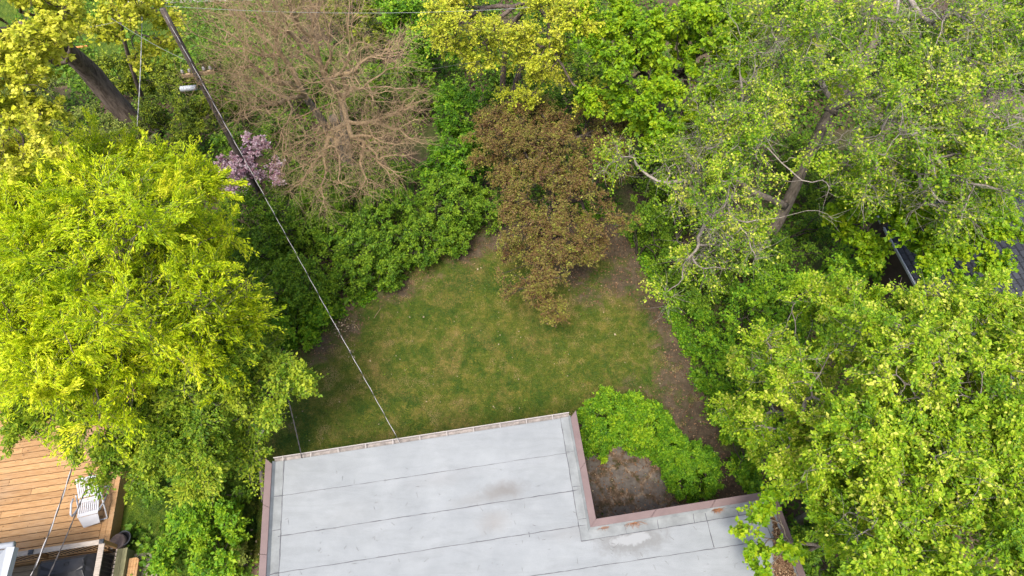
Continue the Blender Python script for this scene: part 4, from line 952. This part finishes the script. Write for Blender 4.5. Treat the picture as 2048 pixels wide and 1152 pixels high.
# court shrubs
G2 = 'clipped shrubs in the corner between the two roofs'
shrub('bright green shrub against the brown coping with darker lower side', [(1215, 838, .75, .82, .85), (1192, 880, .6, .50, .7), (1255, 830, .7, .6, .8)], 'privet', n=52000, seed=121, dome=True, dens=80, tl=.14, flat=.3, size=.06, group=G2, bias=-.02)
shrub('yellowest middle shrub behind the coping corner planting', [(1300, 850, .75, .62, .85), (1275, 880, .5, .45, .6)], 'privet', n=40000, seed=122, dome=True, dens=80, tl=.14, flat=.3, size=.06, group=G2, bias=.14)
shrub('small leaved green shrub between the yellow and the round one', [(1335, 893, .6, .56, .75)], 'privet', n=30000, seed=123, dome=True, dens=80, tl=.14, flat=.3, size=.05, group=G2, bias=-.08)
shrub('rounded small leaved green shrub by the lower parapet', [(1385, 942, .65, .82, .85)], 'privet', n=64000, seed=124, dome=True, dens=80, tl=.14, flat=.3, size=.046, group=G2, bias=-.10)
# right hedge
G3 = 'green shrubs along the right lawn edge'
shrub('green shrub beside the bronze crab apple at the top right lawn corner', [(1290, 460, 1.5, .9, 1.2), (1310, 400, 1.6, .8, 1.2), (1320, 510, 1.1, .6, .9)], n=18000, seed=131, group=G3, bias=.2)
shrub('shrub at the right lawn edge below the bare hanging twigs', [(1390, 600, 1.0, .8, .9), (1430, 540, 1.2, .9, 1.0), (1350, 570, .9, .5, .8)], n=17000, seed=132, group=G3, bias=.15)
shrub('deep green ground hugging shrub at the right lawn edge', [(1420, 700, .7, .6, .6), (1440, 770, .7, .6, .6), (1400, 650, .6, .5, .6)], 'privet', n=13000, seed=133, group=G3, bias=-.1)
shrub('shrub at the edge of the dirt bed under the lime green tree', [(1470, 850, .9, .55, .8), (1500, 920, .9, .6, .8), (1490, 960, .7, .45, .6)], 'privet', n=12000, seed=134, group=G3, size=.08)
shrub('soft green tall bush between the grey trunk and the lime tree', [(1520, 640, 2.4, 1.2, 1.6), (1600, 600, 2.6, 1.1, 1.5), (1480, 720, 1.6, .9, 1.2)], 'privet', n=30000, seed=135, bias=.0)
shrub('green bush under the grey trunk', [(1500, 520, 1.2, 1.0, 1.0), (1590, 520, 1.2, .9, 1.0), (1640, 470, 1.2, .8, 1.0)], 'hedge', n=15000, seed=136, bias=.1)
shrub('undergrowth bush beneath the sparse twigs right of the crab apple', [(1380, 400, 1.3, 1.2, 1.1), (1460, 360, 1.3, 1.1, 1.1), (1300, 330, 1.3, 1.0, 1.1)], 'hedge', n=22000, seed=137, bias=.15)
shrub('dark green laurel like bush in the upper right', [(1850, 110, 2.0, 1.3, 1.4), (1940, 110, 2.0, 1.3, 1.4), (1790, 90, 1.8, 1.0, 1.3)], 'hedge', n=22000, seed=138, size=.11, bias=.2)
shrub('dark bush at the far upper right corner', [(2030, 120, 2.0, 1.4, 1.4), (2100, 60, 2.0, 1.4, 1.4), (1980, 30, 2.0, 1.3, 1.4)], 'hedge', n=15000, seed=139, size=.11, bias=.1)
shrub('green shrub under the forked grey trunk at the top', [(1640, 110, 1.6, 1.4, 1.3), (1560, 160, 1.5, 1.3, 1.2), (1700, 60, 1.8, 1.2, 1.3)], 'hedge', n=20000, seed=140, size=.09, bias=.15)
shrub('green bush below the path at the right', [(1650, 380, .9, 1.0, .8), (1740, 340, .9, .8, .8), (1620, 310, 1.0, .9, .8)], 'hedge', n=14000, seed=141, bias=.2)
shrub('green bush between the path and the slate roof', [(1960, 300, 1.4, 1.1, 1.1), (1880, 310, 1.2, .8, .9), (2040, 290, 1.4, 1.0, 1.1)], 'privet', n=15000, seed=142, size=.09, bias=-.1)
shrub('dark shrub behind the yellow leaved tree at top centre', [(1000, 120, 1.6, 1.2, 1.3), (1090, 60, 1.6, 1.2, 1.2), (960, 30, 1.8, 1.2, 1.3)], 'hedge', n=16000, seed=143, size=.09)
shrub('shadowed shrub between the crab apple and the yellow leaved tree', [(1090, 200, 1.1, 1.1, .9), (1180, 210, 1.1, 1.0, .9), (990, 220, .9, .8, .8)], 'hedge', n=12000, seed=144, size=.08, bias=-.05)
shrub('green bush on the shaded ground under the lime tree', [(1620, 1090, 1.2, .8, .9), (1700, 1000, 1.2, .9, .9), (1640, 1150, 1.0, .7, .8)], 'hedge', n=13000, seed=145, size=.08, bias=.1)
shrub('green bush filling the gap right of the yellow leaved tree', [(1170, 130, 1.6, 1.1, 1.2), (1210, 180, 1.4, 1.0, 1.1), (1300, 200, 1.3, 1.0, 1.0)], 'hedge', n=20000, seed=147, size=.08, bias=.12)
shrub('leafy bush in front of the slate roofed house wall', [(1650, 570, 1.6, .9, 1.2), (1700, 560, 1.6, .8, 1.2)], 'privet', n=14000, seed=146, size=.085)

# ------------------------------------------------------------------ ground cover, grass, litter
def scatter(n, test, zmax, seed, box=None):
    rg = np.random.default_rng(seed); out = []
    xs = rg.uniform(box[0], box[1], n*3); ys = rg.uniform(box[2], box[3], n*3)
    for x, y in zip(xs, ys):
        if test(x, y): out.append((x, y))
        if len(out) >= n: break
    P = np.array(out); return rg, np.concatenate([P, rg.uniform(0, 1, (len(P), 1))**2*zmax], 1)
def dk(u, v, z=0.0): return D0+U*u+Vv*v+Vector((0, 0, z))
hp_ = inset(poly, -.05)
deckp = [dk(-9, -3.5), dk(.6, -3.5), dk(.6, 0), dk(.15, 0), dk(.15, 5.2), dk(-9, 5.2)]
slp = [sk(-.2, -.1, 0), sk(9.3, -.1, 0), sk(9.3, 9, 0), sk(-.2, 9, 0)]
flagp = [PX(a, b) for a, b in [(1120, 1130), (1120, 890), (1200, 860), (1300, 880), (1370, 950), (1440, 1030), (1440, 1130)]]
def free(x, y): return not (inside(x, y, lw) or inside(x, y, hp_) or inside(x, y, deckp) or inside(x, y, slp) or inside(x, y, flagp))
from mathutils import noise as mn
rg, P = scatter(130000, lambda x, y: free(x, y) and mn.noise(Vector((x*.5, y*.5, 3))) > -.2, .35, 201, (-24, 26, 2, 34))
V, F = leaf_geo(rg, P, rg.normal(0, 1, (len(P), 3)), .13, .36, 0, 1.2, .02)
V[:, 2] = np.maximum(V[:, 2], .01)
tag(mesh_np('ground_cover', V, F, L['hedge'], None, np.clip(rg.normal(.5, .25, len(P)), 0, 1)), 'low leafy ground cover and weeds beneath the trees and hedges', 'ground cover', kind='stuff')
# rim of weeds along the lawn edge
edge = [Vector(p) for p in lw[2:18]]
rg = np.random.default_rng(202); n = 26000; Pts = []
for i in range(n):
    k = rg.integers(0, len(edge)-1); t = rg.random(); q = edge[k].lerp(edge[k+1], t); d = (edge[k+1]-edge[k]).normalized(); s = Vector((-d.y, d.x, 0))
    clump = mn.noise(q*1.7)
    if clump < -.1: continue
    q = q+s*(rg.normal(.12, .16)+.1)+Vector((0, 0, abs(rg.normal(0, .12))*(.5+clump)))
    Pts.append(q)
P = np.array(Pts); V, F = leaf_geo(rg, P, rg.normal(0, 1, (len(P), 3)), .075, .34, 0, 1, .02); V[:, 2] = np.maximum(V[:, 2], .01)
tag(mesh_np('edge_weeds', V, F, L['privet'], None, np.clip(rg.normal(.4, .25, len(P)), 0, 1)), 'bright small weeds along the edge of the lawn', 'weeds', kind='stuff')
def grass(name, n, test, box, leafk, label, seed, size=.055, bias=.5):
    rg, P = scatter(n, test, .0, seed, box)
    nn = len(P); a = rg.uniform(0, 6.28, nn); d = np.stack([np.cos(a)*.8, np.sin(a)*.8, rg.uniform(.2, .9, nn)], 1)
    s = size*rg.uniform(.5, 1.3, (nn, 1)); sd2 = np.stack([-np.sin(a), np.cos(a), np.zeros(nn)], 1)*.006*rg.uniform(.6, 1.5, (nn, 1))
    V = np.stack([P+sd2, P-sd2, P+d*s], 1).reshape(-1, 3); V[:, 2] += .004
    tn = np.array([mn.noise(Vector((p[0]*.6+mn.noise(Vector((p[0], p[1], 1))), p[1]*.6, 7)))*.75+mn.noise(Vector((p[0]*2.2, p[1]*2.2, 2)))*.6+mn.noise(Vector((p[0]*5, p[1]*5, 5)))*.5 for p in P])
    tag(mesh_np(name, V, np.arange(nn*3).reshape(nn, 3), L[leafk], None, np.clip(bias+tn+rg.normal(0, .15, nn), 0, 1)), label, 'grass', kind='stuff')
grass('lawn_grass', int(150000*QL), lambda x, y: inside(x, y, lw) and not inside(x, y, hp_) and wear(x, y)+mn.noise(Vector((x*2.5, y*2.5, 0)))*.5 < .5, (x0, x1, y0, y1), 'grass', 'short patchy green and straw coloured grass of the main lawn', 203, bias=.42)
sl_ = [PX(a, b) for a, b in [(225, 1180), (225, 980), (260, 870), (480, 860), (520, 900), (500, 1180)]]
bl_ = [PX(a, b) for a, b in [(-40, 70), (-40, -20), (520, -20), (540, 80), (420, 190), (150, 180)]]
grass('side_grass', 26000, lambda x, y: inside(x, y, sl_) and not inside(x, y, deckp), (min(p.x for p in sl_), max(p.x for p in sl_), min(p.y for p in sl_), max(p.y for p in sl_)), 'rich', 'lush green grass between the deck and the house', 204, .09)
grass('back_grass', 50000, lambda x, y: inside(x, y, bl_), (min(p.x for p in bl_), max(p.x for p in bl_), min(p.y for p in bl_), max(p.y for p in bl_)), 'rich', 'bright green back lawn grass at the upper left', 205, .12)
rg, P = scatter(5000, lambda x, y: inside(x, y, lw) and not inside(x, y, hp_) and mn.noise(Vector((x*3.1, y*3.1, 9)))+.5*mn.noise(Vector((x*.7, y*.7, 4))) > .38, .05, 208, (x0, x1, y0, y1))
V, F = leaf_geo(rg, P, rg.normal(0, 1, (len(P), 3)), .05, .34, 0, 1.0, .01); V[:, 2] = np.maximum(V[:, 2], .01)
tag(mesh_np('lawn_weeds', V, F, L['rich'], None, np.clip(rg.normal(.4, .25, len(P)), 0, 1)), 'darker green clover and weed tufts growing in the lawn', 'weeds', kind='stuff')
# litter: pale fallen leaves, petals, sticks
rg, P = scatter(170, lambda x, y: inside(x, y, lw) and not inside(x, y, hp_), .02, 206, (x0, x1, y0, y1)); P[:, 2] += .03
q = PX(688, 655); e = np.stack([rg.normal(q.x, .22, 60), rg.normal(q.y, .18, 60), np.full(60, .04)], 1)
q = PX(705, 710); e2 = np.stack([rg.normal(q.x, .12, 16), rg.normal(q.y, .3, 16), np.full(16, .04)], 1)
P = np.concatenate([P, e, e2]); V, F = leaf_geo(rg, P, rg.normal(0, 1, (len(P), 3)), .05, .35, 0, 2, 0); V[:, 2] = np.maximum(V[:, 2], .025)
M['petal'] = simple('pale_dead_leaf', (.34, .27, .18), .8, .4, 6)
tag(mesh_np('fallen_leaves', V, F, M['petal'], None), 'pale fallen leaves and petals scattered on the lawn', 'fallen leaves', kind='stuff')
rg, P = scatter(420, lambda x, y: inside(x, y, deckp) and y > D0.y+.2 and (x-D0.x) < -.1, .01, 209, (D0.x-4, D0.x+.3, D0.y, D0.y+4)); P[:, 2] += DZ+.006
V, F = leaf_geo(rg, P, rg.normal(0, 1, (len(P), 3)), .035, .3, 0, 2, .0); V[:, 2] = np.maximum(V[:, 2], DZ+.003)
tag(mesh_np('deck_litter', V, F, L['dry'], None, np.clip(rg.normal(.4, .3, len(P)), 0, 1)), 'tiny dry leaf bits dropped on the cedar deck boards', 'leaf litter', kind='stuff')
rg, P = scatter(9000, lambda x, y: (inside(x, y, lw) and wear(x, y) > .45 or inside(x, y, flagp)) and not inside(x, y, hp_), .01, 207, (x0, x1, y0, y1)); P[:, 2] += .02
V, F = leaf_geo(rg, P, rg.normal(0, 1, (len(P), 3)), .05, .3, 0, 2, .0); V[:, 2] = np.maximum(V[:, 2], .02)
tag(mesh_np('brown_leaf_litter', V, F, L['dry'], None, np.clip(rg.normal(.15, .2, len(P)), 0, 1)), 'small brown leaf litter on the bare soil edges and paving', 'leaf litter', kind='stuff')
for k, (a, b, c, d) in enumerate(((762, 616, 748, 636), (708, 648, 718, 660), (1330, 560, 1352, 600))):
    p, q = PX(a, b, .03), PX(c, d, .03); mb = MB(); mb.tube([p, p.lerp(q, .5)+Vector((.02, .03, .01)), q], .010, 5)
    tag(mb.build('fallen_stick', M['bark_tan']), ['straw coloured stick lying on the left of the lawn', 'shorter stick near the scattered white petals', 'pale stick under the twigs at the right lawn edge'][k], 'stick', 'sticks lying on the lawn')
